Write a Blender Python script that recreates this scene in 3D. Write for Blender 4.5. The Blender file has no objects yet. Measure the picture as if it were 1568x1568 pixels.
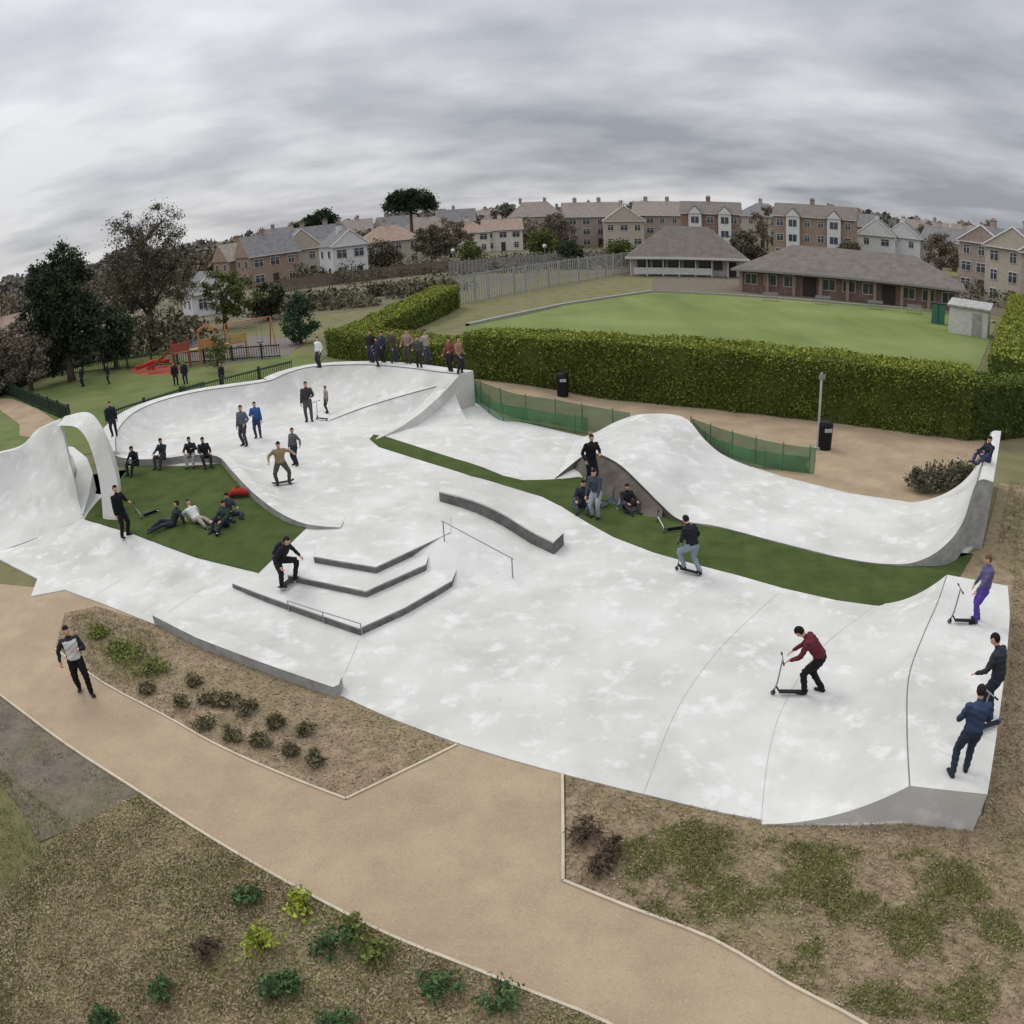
import bpy, bmesh, math, random
import numpy as np
from mathutils import Vector, Matrix, noise
from mathutils.geometry import tessellate_polygon
random.seed(7); rng=np.random.default_rng(7)
SC=bpy.context.scene; COL=bpy.context.collection
# ------------------------------------------------------------------ camera (action-cam fisheye on a mast, 9.2 m up)
W=784.; FP=1220.; CAMZ=9.2
p_=math.radians(21.7); ro=math.radians(2.8)
_R0=Vector((1,0,0)); _U0=Vector((0,math.sin(p_),math.cos(p_))); FW=Vector((0,math.cos(p_),-math.sin(p_)))
CR=_R0*math.cos(ro)-_U0*math.sin(ro); CU=_U0*math.cos(ro)+_R0*math.sin(ro)
cam=bpy.data.cameras.new("camera"); camo=bpy.data.objects.new("camera",cam); COL.objects.link(camo)
M=Matrix.Identity(4)
for i in range(3):
    M[i][0]=CR[i];M[i][1]=CU[i];M[i][2]=-FW[i]
M[2][3]=CAMZ
camo.matrix_world=M
cam.type='PANO'; cam.sensor_width=36; cam.clip_end=6000; cam.clip_start=.05
try:
    cam.panorama_type='FISHEYE_EQUISOLID'; cam.fisheye_lens=FP/W*18; cam.fisheye_fov=math.pi
except Exception:
    cam.cycles.panorama_type='FISHEYE_EQUISOLID'; cam.cycles.fisheye_lens=FP/W*18; cam.cycles.fisheye_fov=math.pi
SC.camera=camo
SC.view_settings.view_transform='Standard'; SC.view_settings.look='None'; SC.view_settings.exposure=0
# ------------------------------------------------------------------ terrain
def ss(a,b,t):
    t=min(1,max(0,(t-a)/(b-a))); return t*t*(3-2*t)
PL=.55
def g(X,Y):
    yl=17.7+max(0,(-7-X))*.42
    s1=ss(yl,yl+2.4,Y)
    s2=1-ss(-1.8,.9+max(0,Y-20)*.3,X)
    return PL*s1*s2*(1-ss(55,75,Y))
# image pixel, back-projected through the estimated camera -> point on the terrain (+h)
def ray(x,y):
    dx=x-W; dy=W-y; r=max(1e-6,math.hypot(dx,dy)); th=2*math.asin(r/(2*FP))
    return FW*math.cos(th)+(CR*(dx/r)+CU*(dy/r))*math.sin(th)
def S(x,y,h=0.):
    d=ray(x,y)
    if d.z>-.004: d.z=-.004
    z=h
    for _ in range(40):
        t=(z-CAMZ)/d.z; X=d.x*t;Y=d.y*t; z=.5*z+.5*(g(X,Y)+h)
    return Vector((X,Y,z))
def far(x,dist):
    lo,hi=250.,1500.
    for _ in range(40):
        m=(lo+hi)/2; d=ray(x,m)
        dd=1e9 if d.z>-1e-4 else CAMZ/(-d.z)*math.hypot(d.x,d.y)
        if dd>dist: lo=m
        else: hi=m
    d=ray(x,hi); t=-CAMZ/d.z
    P=Vector((d.x*t,d.y*t,0)); P.z=g(P.x,P.y); return P
def face_cam(P): return -math.atan2(P.x,P.y)
def catmull(pts,n=4,closed=False):
    P=[np.array(q,float) for q in pts]; out=[]
    N=len(P); rngi=range(N if closed else N-1)
    for i in rngi:
        if closed: a,b,c,d=P[i-1],P[i],P[(i+1)%N],P[(i+2)%N]
        else: a,b,c,d=P[max(i-1,0)],P[i],P[i+1],P[min(i+2,N-1)]
        for k in range(n):
            t=k/n
            out.append(.5*((2*b)+(-a+c)*t+(2*a-5*b+4*c-d)*t*t+(-a+3*b-3*c+d)*t**3))
    if not closed: out.append(P[-1])
    return out
# ------------------------------------------------------------------ materials
def lin(c): return tuple(((v/255)/12.92 if v/255<=.04045 else ((v/255+.055)/1.055)**2.4) for v in c)+(1,)
def mat(name,c1,c2=None,scale=1.,rough=.9,detail=6,c3=None,scale3=.2,amt3=.5,bump=0,bscale=30,island=False,spec=.2,metal=0,lo=.35,hi=.65,stretch=None,alpha=1,coords='pos',trans=0,swirl=None,speck=None):
    m=bpy.data.materials.new(name); m.use_nodes=True; nt=m.node_tree; N=nt.nodes; L=nt.links
    b=N['Principled BSDF']; b.inputs['Roughness'].default_value=rough; b.inputs['Metallic'].default_value=metal
    b.inputs['Specular IOR Level'].default_value=spec
    if c2 is None:
        b.inputs['Base Color'].default_value=c1
    if coords=='pos':
        vec=N.new('ShaderNodeNewGeometry').outputs['Position']
    else: vec=N.new('ShaderNodeTexCoord').outputs['Object']
    if stretch:
        mp=N.new('ShaderNodeMapping'); mp.inputs['Scale'].default_value=stretch[:3]
        if len(stretch)>3: mp.inputs['Rotation'].default_value=(0,0,stretch[3])
        L.new(vec,mp.inputs[0]); v2=mp.outputs[0]
    else: v2=vec
    if c2 is not None:
        if island:
            gi=N.new('ShaderNodeNewGeometry'); nz=N.new('ShaderNodeTexNoise'); nz.inputs['Scale'].default_value=scale; L.new(v2,nz.inputs['Vector'])
            mm=N.new('ShaderNodeMath'); mm.operation='ADD'; L.new(nz.outputs[0],mm.inputs[0])
            m3=N.new('ShaderNodeMath'); m3.operation='MULTIPLY_ADD'; L.new(gi.outputs['Random Per Island'],m3.inputs[0]); m3.inputs[1].default_value=.5; m3.inputs[2].default_value=-.25
            L.new(m3.outputs[0],mm.inputs[1]); fac=mm.outputs[0]
        else:
            nz=N.new('ShaderNodeTexNoise'); nz.inputs['Scale'].default_value=scale; nz.inputs['Detail'].default_value=detail; nz.inputs['Roughness'].default_value=.6
            L.new(v2,nz.inputs['Vector']); fac=nz.outputs[0]
        mr=N.new('ShaderNodeMapRange'); mr.inputs[1].default_value=lo; mr.inputs[2].default_value=hi; L.new(fac,mr.inputs[0])
        mx=N.new('ShaderNodeMix'); mx.data_type='RGBA'; L.new(mr.outputs[0],mx.inputs[0]); mx.inputs[6].default_value=c1; mx.inputs[7].default_value=c2
        out=mx.outputs[2]
        if c3 is not None:
            n3=N.new('ShaderNodeTexNoise'); n3.inputs['Scale'].default_value=scale3; n3.inputs['Detail'].default_value=5; L.new(vec,n3.inputs['Vector'])
            r3=N.new('ShaderNodeMapRange'); r3.inputs[1].default_value=.45; r3.inputs[2].default_value=.65; r3.inputs[4].default_value=amt3; L.new(n3.outputs[0],r3.inputs[0])
            m2=N.new('ShaderNodeMix'); m2.data_type='RGBA'; L.new(r3.outputs[0],m2.inputs[0]); L.new(out,m2.inputs[6]); m2.inputs[7].default_value=c3; out=m2.outputs[2]
        for (cs,sc_,lo_,hi_,am_) in (speck or []):
            n4=N.new('ShaderNodeTexNoise'); n4.inputs['Scale'].default_value=sc_; n4.inputs['Detail'].default_value=4; n4.inputs['Roughness'].default_value=.7; L.new(vec,n4.inputs['Vector'])
            r4=N.new('ShaderNodeMapRange'); r4.inputs[1].default_value=lo_; r4.inputs[2].default_value=hi_; r4.inputs[3].default_value=0; r4.inputs[4].default_value=am_; L.new(n4.outputs[0],r4.inputs[0])
            m4=N.new('ShaderNodeMix'); m4.data_type='RGBA'; L.new(r4.outputs[0],m4.inputs[0]); L.new(out,m4.inputs[6]); m4.inputs[7].default_value=cs; out=m4.outputs[2]
        L.new(out,b.inputs['Base Color'])
    if bump:
        nb=N.new('ShaderNodeTexNoise'); nb.inputs['Scale'].default_value=bscale; nb.inputs['Detail'].default_value=4; L.new(vec,nb.inputs['Vector'])
        bp=N.new('ShaderNodeBump'); bp.inputs['Strength'].default_value=bump; bp.inputs['Distance'].default_value=.03; L.new(nb.outputs[0],bp.inputs['Height']); L.new(bp.outputs[0],b.inputs['Normal'])
    if alpha<1: b.inputs['Alpha'].default_value=alpha
    return m
def M1(name,rgb,rough=.8,**k):
    c=lin(rgb); d=tuple(v*.8 for v in c[:3])+(1,)
    return mat(name,d,c,scale=k.pop('scale',3),rough=rough,**k)
conc=mat('concrete',lin((178,177,171)),lin((193,192,186)),scale=.6,detail=9,c3=lin((203,202,197)),scale3=.35,amt3=.7,rough=.8,bump=.1,bscale=40,
   speck=[(lin((212,211,207)),1.5,.53,.66,.7),(lin((160,158,151)),.45,.54,.72,.45),(lin((152,150,144)),6,.6,.74,.3)])
conc_d=mat('concrete_face',lin((136,136,133)),lin((166,165,161)),scale=2.5,rough=.9,speck=[(lin((112,112,108)),3,.55,.75,.5)])  # shade of edges and upright faces put in the colour; plain grey elsewhere
riser=mat('shaded_concrete_riser',lin((84,84,83)),lin((112,111,108)),scale=4,rough=.9)  # darker copy of the concrete: shade of risers painted into the colour
joint=M1('saw_joint',(172,170,164))
turf=mat('artificial_turf',lin((60,73,38)),lin((76,89,50)),scale=1.3,c3=lin((72,84,48)),scale3=9,bump=.5,bscale=60,rough=1,spec=.05)
soil=mat('bare_soil',lin((84,78,70)),lin((108,102,94)),scale=1.2,detail=10,bump=.6,bscale=14,rough=1)
pathm=mat('resin_gravel',lin((148,130,107)),lin((165,147,122)),scale=.45,detail=9,c3=lin((140,123,101)),scale3=1.6,amt3=.4,rough=.95,bump=.3,bscale=60,speck=[(lin((178,162,138)),28,.5,.7,.5),(lin((112,98,80)),22,.55,.72,.45)])
path2=mat('hoggin',lin((142,124,102)),lin((162,143,117)),scale=.8,detail=8,rough=1,speck=[(lin((120,106,88)),8,.5,.7,.4)])
bedm=mat('mulch',lin((116,100,80)),lin((150,133,108)),scale=3.2,detail=12,c3=lin((118,112,78)),scale3=.45,amt3=.6,rough=1,bump=.8,bscale=18)
bedc=mat('rough_bank',lin((112,102,72)),lin((146,134,98)),scale=2.2,detail=12,c3=lin((106,110,66)),scale3=.5,amt3=.8,rough=1,bump=.8,bscale=14)
grassm=mat('meadow',lin((92,96,62)),lin((118,112,78)),scale=.8,detail=9,c3=lin((114,104,82)),scale3=.25,amt3=.6,rough=1,bump=.5,bscale=10)
lawnm=mat('lawn_grass',lin((82,96,52)),lin((102,112,62)),scale=.5,detail=8,c3=lin((114,110,72)),scale3=.12,amt3=.6,rough=1,bump=.3,bscale=20)
greenm=mat('bowling_green_turf',lin((94,106,56)),lin((110,121,68)),scale=.25,detail=4,c3=lin((121,128,80)),scale3=.09,amt3=.8,rough=1,stretch=(1,.25,1,.5))
dirtd=mat('dark_ground',lin((88,80,72)),lin((114,104,94)),scale=1.5,detail=12,c3=lin((100,100,70)),scale3=.8,amt3=.5,rough=1,bump=.6,bscale=20,speck=[(lin((130,118,102)),9,.52,.7,.6)])
allot=mat('allotment_soil',lin((98,92,76)),lin((118,110,92)),scale=.15,detail=10,c3=lin((86,88,62)),scale3=.06,amt3=.8,rough=1)
edging=M1('edging_timber',(190,178,156))
woodm=mat('bark',lin((72,62,54)),lin((100,88,78)),scale=6,rough=1)
steel=mat('galvanised_steel',lin((150,152,154)),rough=.4,metal=.8,spec=.5)
darkst=M1('dark_steel',(120,121,122),rough=.5)
blackm=M1('black_plastic',(26,26,28),rough=.5)
white=M1('white_paint',(204,202,196),rough=.6)
glass=mat('window_glass',lin((60,66,74)),rough=.15,spec=.6)
netm=mat('green_netting',lin((44,92,60)),lin((64,120,80)),scale=2,alpha=.7,rough=.9)
# ------------------------------------------------------------------ mesh helpers
class MB:
    def __init__(s): s.v=[];s.f=[];s.m=[];s.mats=[]
    def mi(s,m):
        if m not in s.mats: s.mats.append(m)
        return s.mats.index(m)
    def add(s,V,F,m):
        o=len(s.v); s.v.extend([tuple(q) for q in V]); s.f.extend([tuple(i+o for i in f) for f in F]); k=s.mi(m) if not isinstance(m,int) else m
        s.m.extend([k]*len(F)); return s
    def box(s,c,d,m,rz=0,T=None,tap=1.):
        x,y,z=d[0]/2,d[1]/2,d[2]/2
        V=[Vector((sx*x*(tap if sz>0 else 1),sy*y*(tap if sz>0 else 1),sz*z)) for sz in(-1,1) for sx,sy in((-1,-1),(1,-1),(1,1),(-1,1))]
        if rz: q=Matrix.Rotation(rz,3,'Z'); V=[q@v for v in V]
        if T is not None: V=[T@v for v in V]
        c=Vector(c); V=[v+c for v in V]
        return s.add(V,[(3,2,1,0),(4,5,6,7),(0,1,5,4),(1,2,6,5),(2,3,7,6),(3,0,4,7)],m)
    def tube(s,P,r,m,n=8,ell=None,xa=None):
        P=[Vector(q) for q in P]
        if not hasattr(r,'__len__'): r=[r]*len(P)
        V=[];K=len(P)
        prev=None
        for i,q in enumerate(P):
            t=(P[min(i+1,K-1)]-P[max(i-1,0)]).normalized()
            a=Vector(xa) if xa is not None else (prev if prev is not None else (Vector((1,0,0)) if abs(t.x)<.8 else Vector((0,1,0))))
            a=(a-t*a.dot(t)); 
            if a.length<1e-4: a=t.orthogonal()
            a.normalize(); b=t.cross(a); prev=a
            ri=r[i]; ra,rb=(ri if hasattr(ri,'__len__') else (ri,ri))
            for k in range(n):
                an=2*math.pi*k/n; V.append(q+a*math.cos(an)*ra+b*math.sin(an)*rb)
        F=[(i*n+k,i*n+(k+1)%n,(i+1)*n+(k+1)%n,(i+1)*n+k) for i in range(K-1) for k in range(n)]
        F.append(tuple(range(n))[::-1]); F.append(tuple((K-1)*n+k for k in range(n)))
        return s.add(V,F,m)
    def ball(s,c,r,m,n=10,A=None):
        c=Vector(c); r=r if hasattr(r,'__len__') else (r,r,r); V=[];F=[]; h=n//2+1
        for i in range(1,h):
            th=math.pi*i/h
            for k in range(n):
                a=2*math.pi*k/n; v=Vector((math.sin(th)*math.cos(a)*r[0],math.sin(th)*math.sin(a)*r[1],math.cos(th)*r[2]))
                V.append(c+(A@v if A is not None else v))
        t=Vector((0,0,r[2])); V.append(c+(A@t if A is not None else t)); V.append(c-(A@t if A is not None else t)); T=len(V)-2
        for i in range(h-2):
            for k in range(n): F.append((i*n+k,(i+1)*n+k,(i+1)*n+(k+1)%n,i*n+(k+1)%n))
        for k in range(n):
            F.append((T,k,(k+1)%n)); F.append((T+1,(h-2)*n+(k+1)%n,(h-2)*n+k))
        return s.add(V,F,m)
    def grid(s,rows,m,flip=False,seg_m=None):
        n=len(rows[0]); V=[q for r in rows for q in r]; o=len(s.v); s.v.extend([tuple(q) for q in V])
        for i in range(len(rows)-1):
            for k in range(n-1):
                f=(o+i*n+k,o+i*n+k+1,o+(i+1)*n+k+1,o+(i+1)*n+k)
                s.f.append(f[::-1] if flip else f); s.m.append(s.mi(seg_m(i,k) if seg_m else m))
        return s
    def torus(s,c,R_,r,m,axis='x',n=20,k=6):
        P=[]
        for i in range(n+1):
            a=2*math.pi*i/n
            P.append(Vector(c)+(Vector((0,math.cos(a)*R_,math.sin(a)*R_)) if axis=='x' else Vector((math.cos(a)*R_,math.sin(a)*R_,0)) if axis=='z' else Vector((math.cos(a)*R_,0,math.sin(a)*R_))))
        return s.tube(P,r,m,n=k,xa=(1,0,0) if axis=='x' else (0,0,1) if axis=='z' else (0,1,0))
    def obj(s,name,smooth=False,parent=None,loc=None,rz=0,auto=None):
        me=bpy.data.meshes.new(name); me.from_pydata(s.v,[],s.f)
        for m in s.mats: me.materials.append(m)
        me.polygons.foreach_set('material_index',s.m)
        if smooth: me.polygons.foreach_set('use_smooth',[True]*len(s.f))
        me.update(); o=bpy.data.objects.new(name,me); COL.objects.link(o)
        if parent: o.parent=parent
        if loc is not None: o.location=loc
        if rz: o.rotation_euler=(0,0,rz)
        if auto:
            try: me.set_sharp_from_angle(angle=auto)
            except Exception: pass
        return o
def empty(name,loc=(0,0,0),rz=0,sc=1):
    o=bpy.data.objects.new(name,None); COL.objects.link(o); o.location=loc; o.rotation_euler=(0,0,rz); o.scale=(sc,)*3; o.empty_display_size=.3; return o
def npmesh(name,V,k,mats,parent=None,mi=None):
    V=np.asarray(V,np.float32).reshape(-1,3); me=bpy.data.meshes.new(name); n=len(V); nf=n//k
    me.vertices.add(n); me.vertices.foreach_set('co',V.ravel())
    me.loops.add(n); me.loops.foreach_set('vertex_index',np.arange(n,dtype=np.int32))
    me.polygons.add(nf); me.polygons.foreach_set('loop_start',(np.arange(nf)*k).astype(np.int32))
    if mi is not None: me.polygons.foreach_set('material_index',np.asarray(mi,np.int32))
    me.update(calc_edges=True); me.validate()
    for m in mats: me.materials.append(m)
    o=bpy.data.objects.new(name,me); COL.objects.link(o)
    if parent: o.parent=parent
    return o
def unit(a): return a/np.maximum(np.linalg.norm(a,axis=1,keepdims=True),1e-6)
def leafV(C,size,asp=1.6,flat=0.):
    n=len(C); a=rng.normal(size=(n,3)); a[:,2]*=(1-flat); a=unit(a); b=rng.normal(size=(n,3)); b[:,2]*=(1-flat); b=unit(np.cross(a,b) if flat==0 else b-a*np.sum(a*b,1,keepdims=True))
    s=(np.ones(n)*size*rng.uniform(.6,1.3,n))[:,None]
    return np.stack([C-a*s*asp*.5,C+b*s*.4,C+a*s*asp*.5,C-b*s*.4],1).reshape(-1,3)
def inpoly(X,Y,P):
    r=np.zeros(len(X),bool); n=len(P); j=n-1
    for i in range(n):
        xi,yi,xj,yj=P[i][0],P[i][1],P[j][0],P[j][1]
        c=((yi>Y)!=(yj>Y))&(X<(xj-xi)*(Y-yi)/(yj-yi+1e-12)+xi); r^=c; j=i
    return r
def samp(P,n):
    P=np.array([(q[0],q[1]) for q in P]); a,b=P.min(0),P.max(0); X=rng.uniform(a[0],b[0],n); Y=rng.uniform(a[1],b[1],n); k=inpoly(X,Y,P); X,Y=X[k],Y[k]
    return X,Y
def gz(X,Y): return np.array([g(x,y) for x,y in zip(X,Y)])
def drape(name,P,off,m,skirt=.12,step=.5,parent=None):
    bm=bmesh.new(); vs=[bm.verts.new((q[0],q[1],0)) for q in P]
    f=bm.faces.new(vs); bmesh.ops.triangulate(bm,faces=[f])
    X=[q[0] for q in P];Y=[q[1] for q in P]
    for ax,(a,b) in enumerate(((min(X),max(X)),(min(Y),max(Y)))):
        k=math.ceil(a/step)*step
        while k<b:
            co=(k,0,0) if ax==0 else (0,k,0); no=(1,0,0) if ax==0 else (0,1,0)
            bmesh.ops.bisect_plane(bm,geom=bm.verts[:]+bm.edges[:]+bm.faces[:],plane_co=co,plane_no=no,dist=1e-5); k+=step
    for v in bm.verts: v.co.z=g(v.co.x,v.co.y)+off
    bm.normal_update()
    for f in bm.faces:
        if f.normal.z<0: f.normal_flip()
    if skirt:
        be=[e for e in bm.edges if e.is_boundary]; r=bmesh.ops.extrude_edge_only(bm,edges=be)
        for v in r['geom']:
            if isinstance(v,bmesh.types.BMVert): v.co.z-=skirt
    me=bpy.data.meshes.new(name); bm.to_mesh(me); bm.free(); me.materials.append(m)
    o=bpy.data.objects.new(name,me); COL.objects.link(o)
    if parent: o.parent=parent
    return o
def SP(pts,h=0.,n=3,closed=True):
    return catmull([tuple(S(x,y,h)) for x,y in pts],n,closed)
def ribbon(mb,P,w,h,m,base=0.):
    rows=[]
    for i,q in enumerate(P):
        q=Vector(q[:3]); t=(Vector(P[min(i+1,len(P)-1)][:3])-Vector(P[max(i-1,0)][:3])); t.z=0; t.normalize(); nn=Vector((t.y,-t.x,0))*w/2
        z=g(q.x,q.y)+base; a=q-nn;b=q+nn
        rows.append([Vector((a.x,a.y,z-.05)),Vector((a.x,a.y,z+h)),Vector((b.x,b.y,z+h)),Vector((b.x,b.y,z-.05))])
    mb.grid(rows,m)
# ------------------------------------------------------------------ ground sheet
def ground():
    xs=np.concatenate([[-3000,-1500,-800,-400,-250,-150,-100,-70,-50],np.arange(-32,30.1,.5),[40,50,70,100,150,250,400,800,1500,3000]])
    ys=np.concatenate([[-300,-100,-50,-20,-5],np.arange(0,60,.5),np.arange(60,76,2.),[80,100,150,250,400,800,1500,3500]])
    rows=[[Vector((x,y,g(x,y)-.02)) for x in xs] for y in ys]
    MB().grid(rows,grassm).obj('ground',smooth=True)
ground()
# ------------------------------------------------------------------ paths, beds
front=[(0,858),(58,888),(48,915),(100,905),(160,927),(235,957),(380,1012),(512,1063),(600,1103),(700,1140),(780,1165),(860,1187),(1000,1222),(1100,1246),(1190,1262),(1280,1266)]
bedA=[(100,940),(150,930),(235,957),(380,1012),(512,1063),(600,1103),(700,1142),(615,1184),(530,1225),(430,1186),(330,1141),(250,1096),(160,1048),(85,995)]
pathP=[(-80,890),(0,895),(50,900),(100,900),(160,925),(240,950),(530,1060),(700,1130),(860,1180),(862,1350),(960,1390),(1090,1440),(1210,1510),(1320,1568),(1420,1640),(1100,1680),(930,1568),(800,1515),(700,1475),(600,1435),(500,1385),(400,1330),(300,1270),(200,1205),(100,1140),(0,1065),(-80,1010)]
drape('footpath',[S(x,y) for x,y in pathP],.02,pathm,step=1)
bA=[S(x,y) for x,y in bedA]; drape('planting_bed',bA,.035,bedm,step=1)
bedB=[(866,1185),(1000,1220),(1100,1243),(1190,1260),(1400,1262),(1505,1250),(1520,1150),(1530,1000),(1530,930),(1440,905),(1430,870),(1505,840),(1530,740),(1700,760),(1750,1700),(1500,1720),(1322,1568),(1210,1508),(1090,1438),(960,1388),(866,1348)]
bB=[S(x,y) for x,y in bedB]; drape('planting_bed',bB,.012,bedm,step=1)
bedC=[(210,1215),(300,1272),(400,1332),(500,1387),(600,1437),(700,1477),(800,1517),(930,1570),(1100,1690),(-100,1750),(20,1568),(40,1400),(90,1280)]
bC=[S(x,y) for x,y in bedC]; drape('planting_bed',bC,.012,bedc,step=1)
bE=[S(x,y) for x,y in [(-80,1015),(0,1067),(100,1142),(210,1213),(150,1250),(100,1272),(60,1290),(30,1235),(0,1200),(-100,1150)]]
drape('bare_earth',bE,.008,dirtd,step=1)
e=MB()
ribbon(e,SP([(-60,1022),(0,1065),(100,1140),(200,1205),(300,1270),(400,1330),(500,1385),(600,1435),(700,1475),(800,1515),(930,1568),(1040,1640)],n=3,closed=False),.05,.035,edging,.02)
ribbon(e,SP([(862,1350),(960,1390),(1090,1440),(1210,1510),(1320,1568),(1420,1640)],n=3,closed=False),.05,.035,edging,.02)
ribbon(e,[S(861,1187),S(862,1270),S(862,1350)],.05,.035,edging,.02)
ribbon(e,SP([(85,995),(160,1048),(250,1096),(330,1141),(430,1186),(530,1225)],n=3,closed=False),.045,.03,edging,.02)
ribbon(e,[S(530,1225),S(615,1184),S(700,1142)],.045,.03,edging,.02)
e.obj('path_edging')
# ------------------------------------------------------------------ skatepark slab
slab=[(-90,820),(-60,845)]+front+[(1400,1262),(1500,1250),(1520,1150),(1530,1000),(1532,935),(1460,922),(1436,905),(1425,868),(1470,858),(1500,830),(1518,760),(1440,765),(1400,772),(1300,757),(1200,732),(1100,700),(1060,690),(905,672),(770,642),(715,600),(640,585),(560,580),(470,583),(430,592),(300,618),(215,645),(185,690),(200,720),(160,760),(60,740),(0,750),(-90,760)]
SLAB=[S(x,y) for x,y in slab]
drape('skatepark_floor',SLAB,.045,conc,skirt=.15)
j=MB()
def seam(pts,w=.009):
    P=catmull([tuple(S(x,y,.045)) for x,y in pts],8)
    rows=[]
    for i,q in enumerate(P):
        q=Vector(q); t=Vector(P[min(i+1,len(P)-1)])-Vector(P[max(i-1,0)]); t.z=0;t.normalize(); nn=Vector((t.y,-t.x,0))*w/2
        rows.append([q-nn ,q+nn])
        for v in rows[-1]: v.z=g(v.x,v.y)+.05
    j.grid(rows,joint)
for sm in [[(1165,1258),(1178,1150),(1205,1070),(1260,990),(1342,925)],[(985,1216),(1040,1080),(1110,985),(1195,905)],
    [(520,1050),(550,980)],[(120,830),(60,880)],[(230,850),(140,915)],[(330,880),(240,950)],[(1200,735),(1190,830)]]:
    seam(sm)
j.obj('expansion_joints')
# ------------------------------------------------------------------ turf
tA=SP([(352,712),(375,735),(400,756),(440,786),(472,808),(440,840),(396,880),(300,856),(205,820),(130,797),(150,770),(185,735),(200,716),(280,716)],n=1)
drape('turf_island',tA,.075,turf)
strip=[(566,672),(580,684),(650,706),(720,728),(770,742),(830,760),(860,775),(900,800),(940,822),(1000,845),(1060,862),(1130,880),(1200,900),(1280,918),(1345,927),(1400,920),(1445,905),(1470,880),(1490,848),(1440,858),(1380,866),(1300,858),(1200,834),(1100,808),(1040,800),(1000,775),(930,735),(885,730),(800,735),(770,728),(700,703),(640,684),(590,668),(572,665)]
drape('turf_strip',[S(x,y,.06) for x,y in strip],.058,turf)
# ------------------------------------------------------------------ transitions
def qp(name,pts,side=1,deck=.6,m=conc,K=9,nsub=4,pow_=2.,coping=True,outm=None):
    P=catmull([tuple(S(x,y,h)[:2])+(h,L) for x,y,h,L in pts],nsub); rows=[];N=len(P); cp=[]
    for i,q in enumerate(P):
        t=np.array(P[min(i+1,N-1)][:2])-np.array(P[max(i-1,0)][:2]); t/=np.linalg.norm(t); n=np.array([t[1],-t[0]])*side
        b=q[:2]; gg=g(*b)+.05; h,L=q[2],q[3]; zt=gg+h
        o=b-n*deck; row=[Vector((*o,g(*o)-.1)),Vector((*o,zt)),Vector((*(b-n*.05),zt)),Vector((*b,zt))]
        cp.append(Vector((*b,zt+.005)))
        for k in range(1,K+1):
            d=L*k/K; c=b+n*d; gc=g(*c)+.048; f=(1-k/K)**pow_; row.append(Vector((*c,gc*(1-f)+zt*f if f>0 else gc)))
        rows.append(row)
    mb=MB(); mb.grid(rows,m,flip=(side<0),seg_m=(lambda i,k:(outm if (outm and k==0) else m)))
    for r in (rows[0],rows[-1]):
        V=list(r); base=[Vector((v.x,v.y,g(v.x,v.y)-.1)) for v in r]; mb.grid([V,base],outm or m)
    if coping: mb.tube(cp,.024,darkst,n=6)
    return mb.obj(name,smooth=True,auto=math.radians(35))
qp('skate_bowl',[(178,692,.5,1.2),(180,662,.8,1.6),(205,634,1.,2.),(245,616,1.05,2.0),(300,602,1.15,2.0),(360,593,1.2,2.0),(412,585,1.3,2.),(440,573,1.4,2.1),(480,563,1.5,2.2),(560,560,1.6,2.4),(625,565,1.6,2.6),(670,571,1.6,3.4),(704,575,1.6,5.5)],side=1,deck=.9,coping=True)
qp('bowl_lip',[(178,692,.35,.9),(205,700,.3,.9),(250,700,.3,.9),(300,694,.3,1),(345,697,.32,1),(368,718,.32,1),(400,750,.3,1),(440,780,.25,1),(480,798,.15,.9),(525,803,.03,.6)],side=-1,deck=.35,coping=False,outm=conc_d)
qp('bank_ramp',[(505,646,.05,.6),(560,625,.5,1.3),(630,604,.95,2.),(692,588,1.2,2.8)],side=1,deck=1.2,coping=True)
def Z(pts): return [tuple(S(x,y,h)) for x,y,h in pts]
def loftpair(name,farp,near,K=8,outm=conc_d,mound=None):
    A=catmull(Z(farp),5); B=catmull(Z(near),5); rows=[]
    for a,b in zip(A,B):
        a=Vector(a);b=Vector(b); row=[Vector((a.x,a.y,g(a.x,a.y)-.1))]
        for k in range(K+1):
            row.append(a.lerp(b,k/K))
        row.append(Vector((b.x,b.y,g(b.x,b.y)-.1))); rows.append(row)
    mb=MB()
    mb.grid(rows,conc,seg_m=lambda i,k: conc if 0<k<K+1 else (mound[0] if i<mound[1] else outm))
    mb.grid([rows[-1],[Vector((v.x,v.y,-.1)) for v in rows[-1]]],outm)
    ms=MB(); rr=[]
    for i in range(5,32):
        b=Vector(B[i]); gb=g(b.x,b.y); top=max(gb+.03,b.z-.1); dn=Vector((-.35,-1,0)).normalized(); w=(top-gb)*1.15
        q=b+dn*.03; rr.append([Vector((q.x,q.y,top)),Vector((*(q+dn*w*.5)[:2],gb+(top-gb)*.55)),Vector((*(q+dn*w)[:2],gb+.05))])
    ms.grid(rr,soil); ms.obj('earth_mound',smooth=True)
    return mb.obj(name,smooth=True,auto=math.radians(40))
farp=[(880,674,.08),(912,662,.35),(945,645,.85),(985,634,1.2),(1045,638,1.2),(1078,672,.8),(1105,695,.42),(1145,713,.17),(1200,731,.1),(1300,756,.1),(1370,768,.11),(1412,767,.2),(1450,754,.5),(1480,732,.95),(1503,700,1.5),(1517,663,2.1),(1533,660,2.1)]
near=[(850,732,.08),(884,704,.35),(902,694,.75),(920,696,.95),(950,712,.95),(985,745,.7),(1010,770,.4),(1042,796,.16),(1100,806,.1),(1200,832,.1),(1300,856,.1),(1372,864,.11),(1412,857,.25),(1446,836,.65),(1474,800,1.2),(1496,738,2.1),(1521,738,2.1)]
loftpair('roll_over_run',farp,near,mound=(soil,36))
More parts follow.
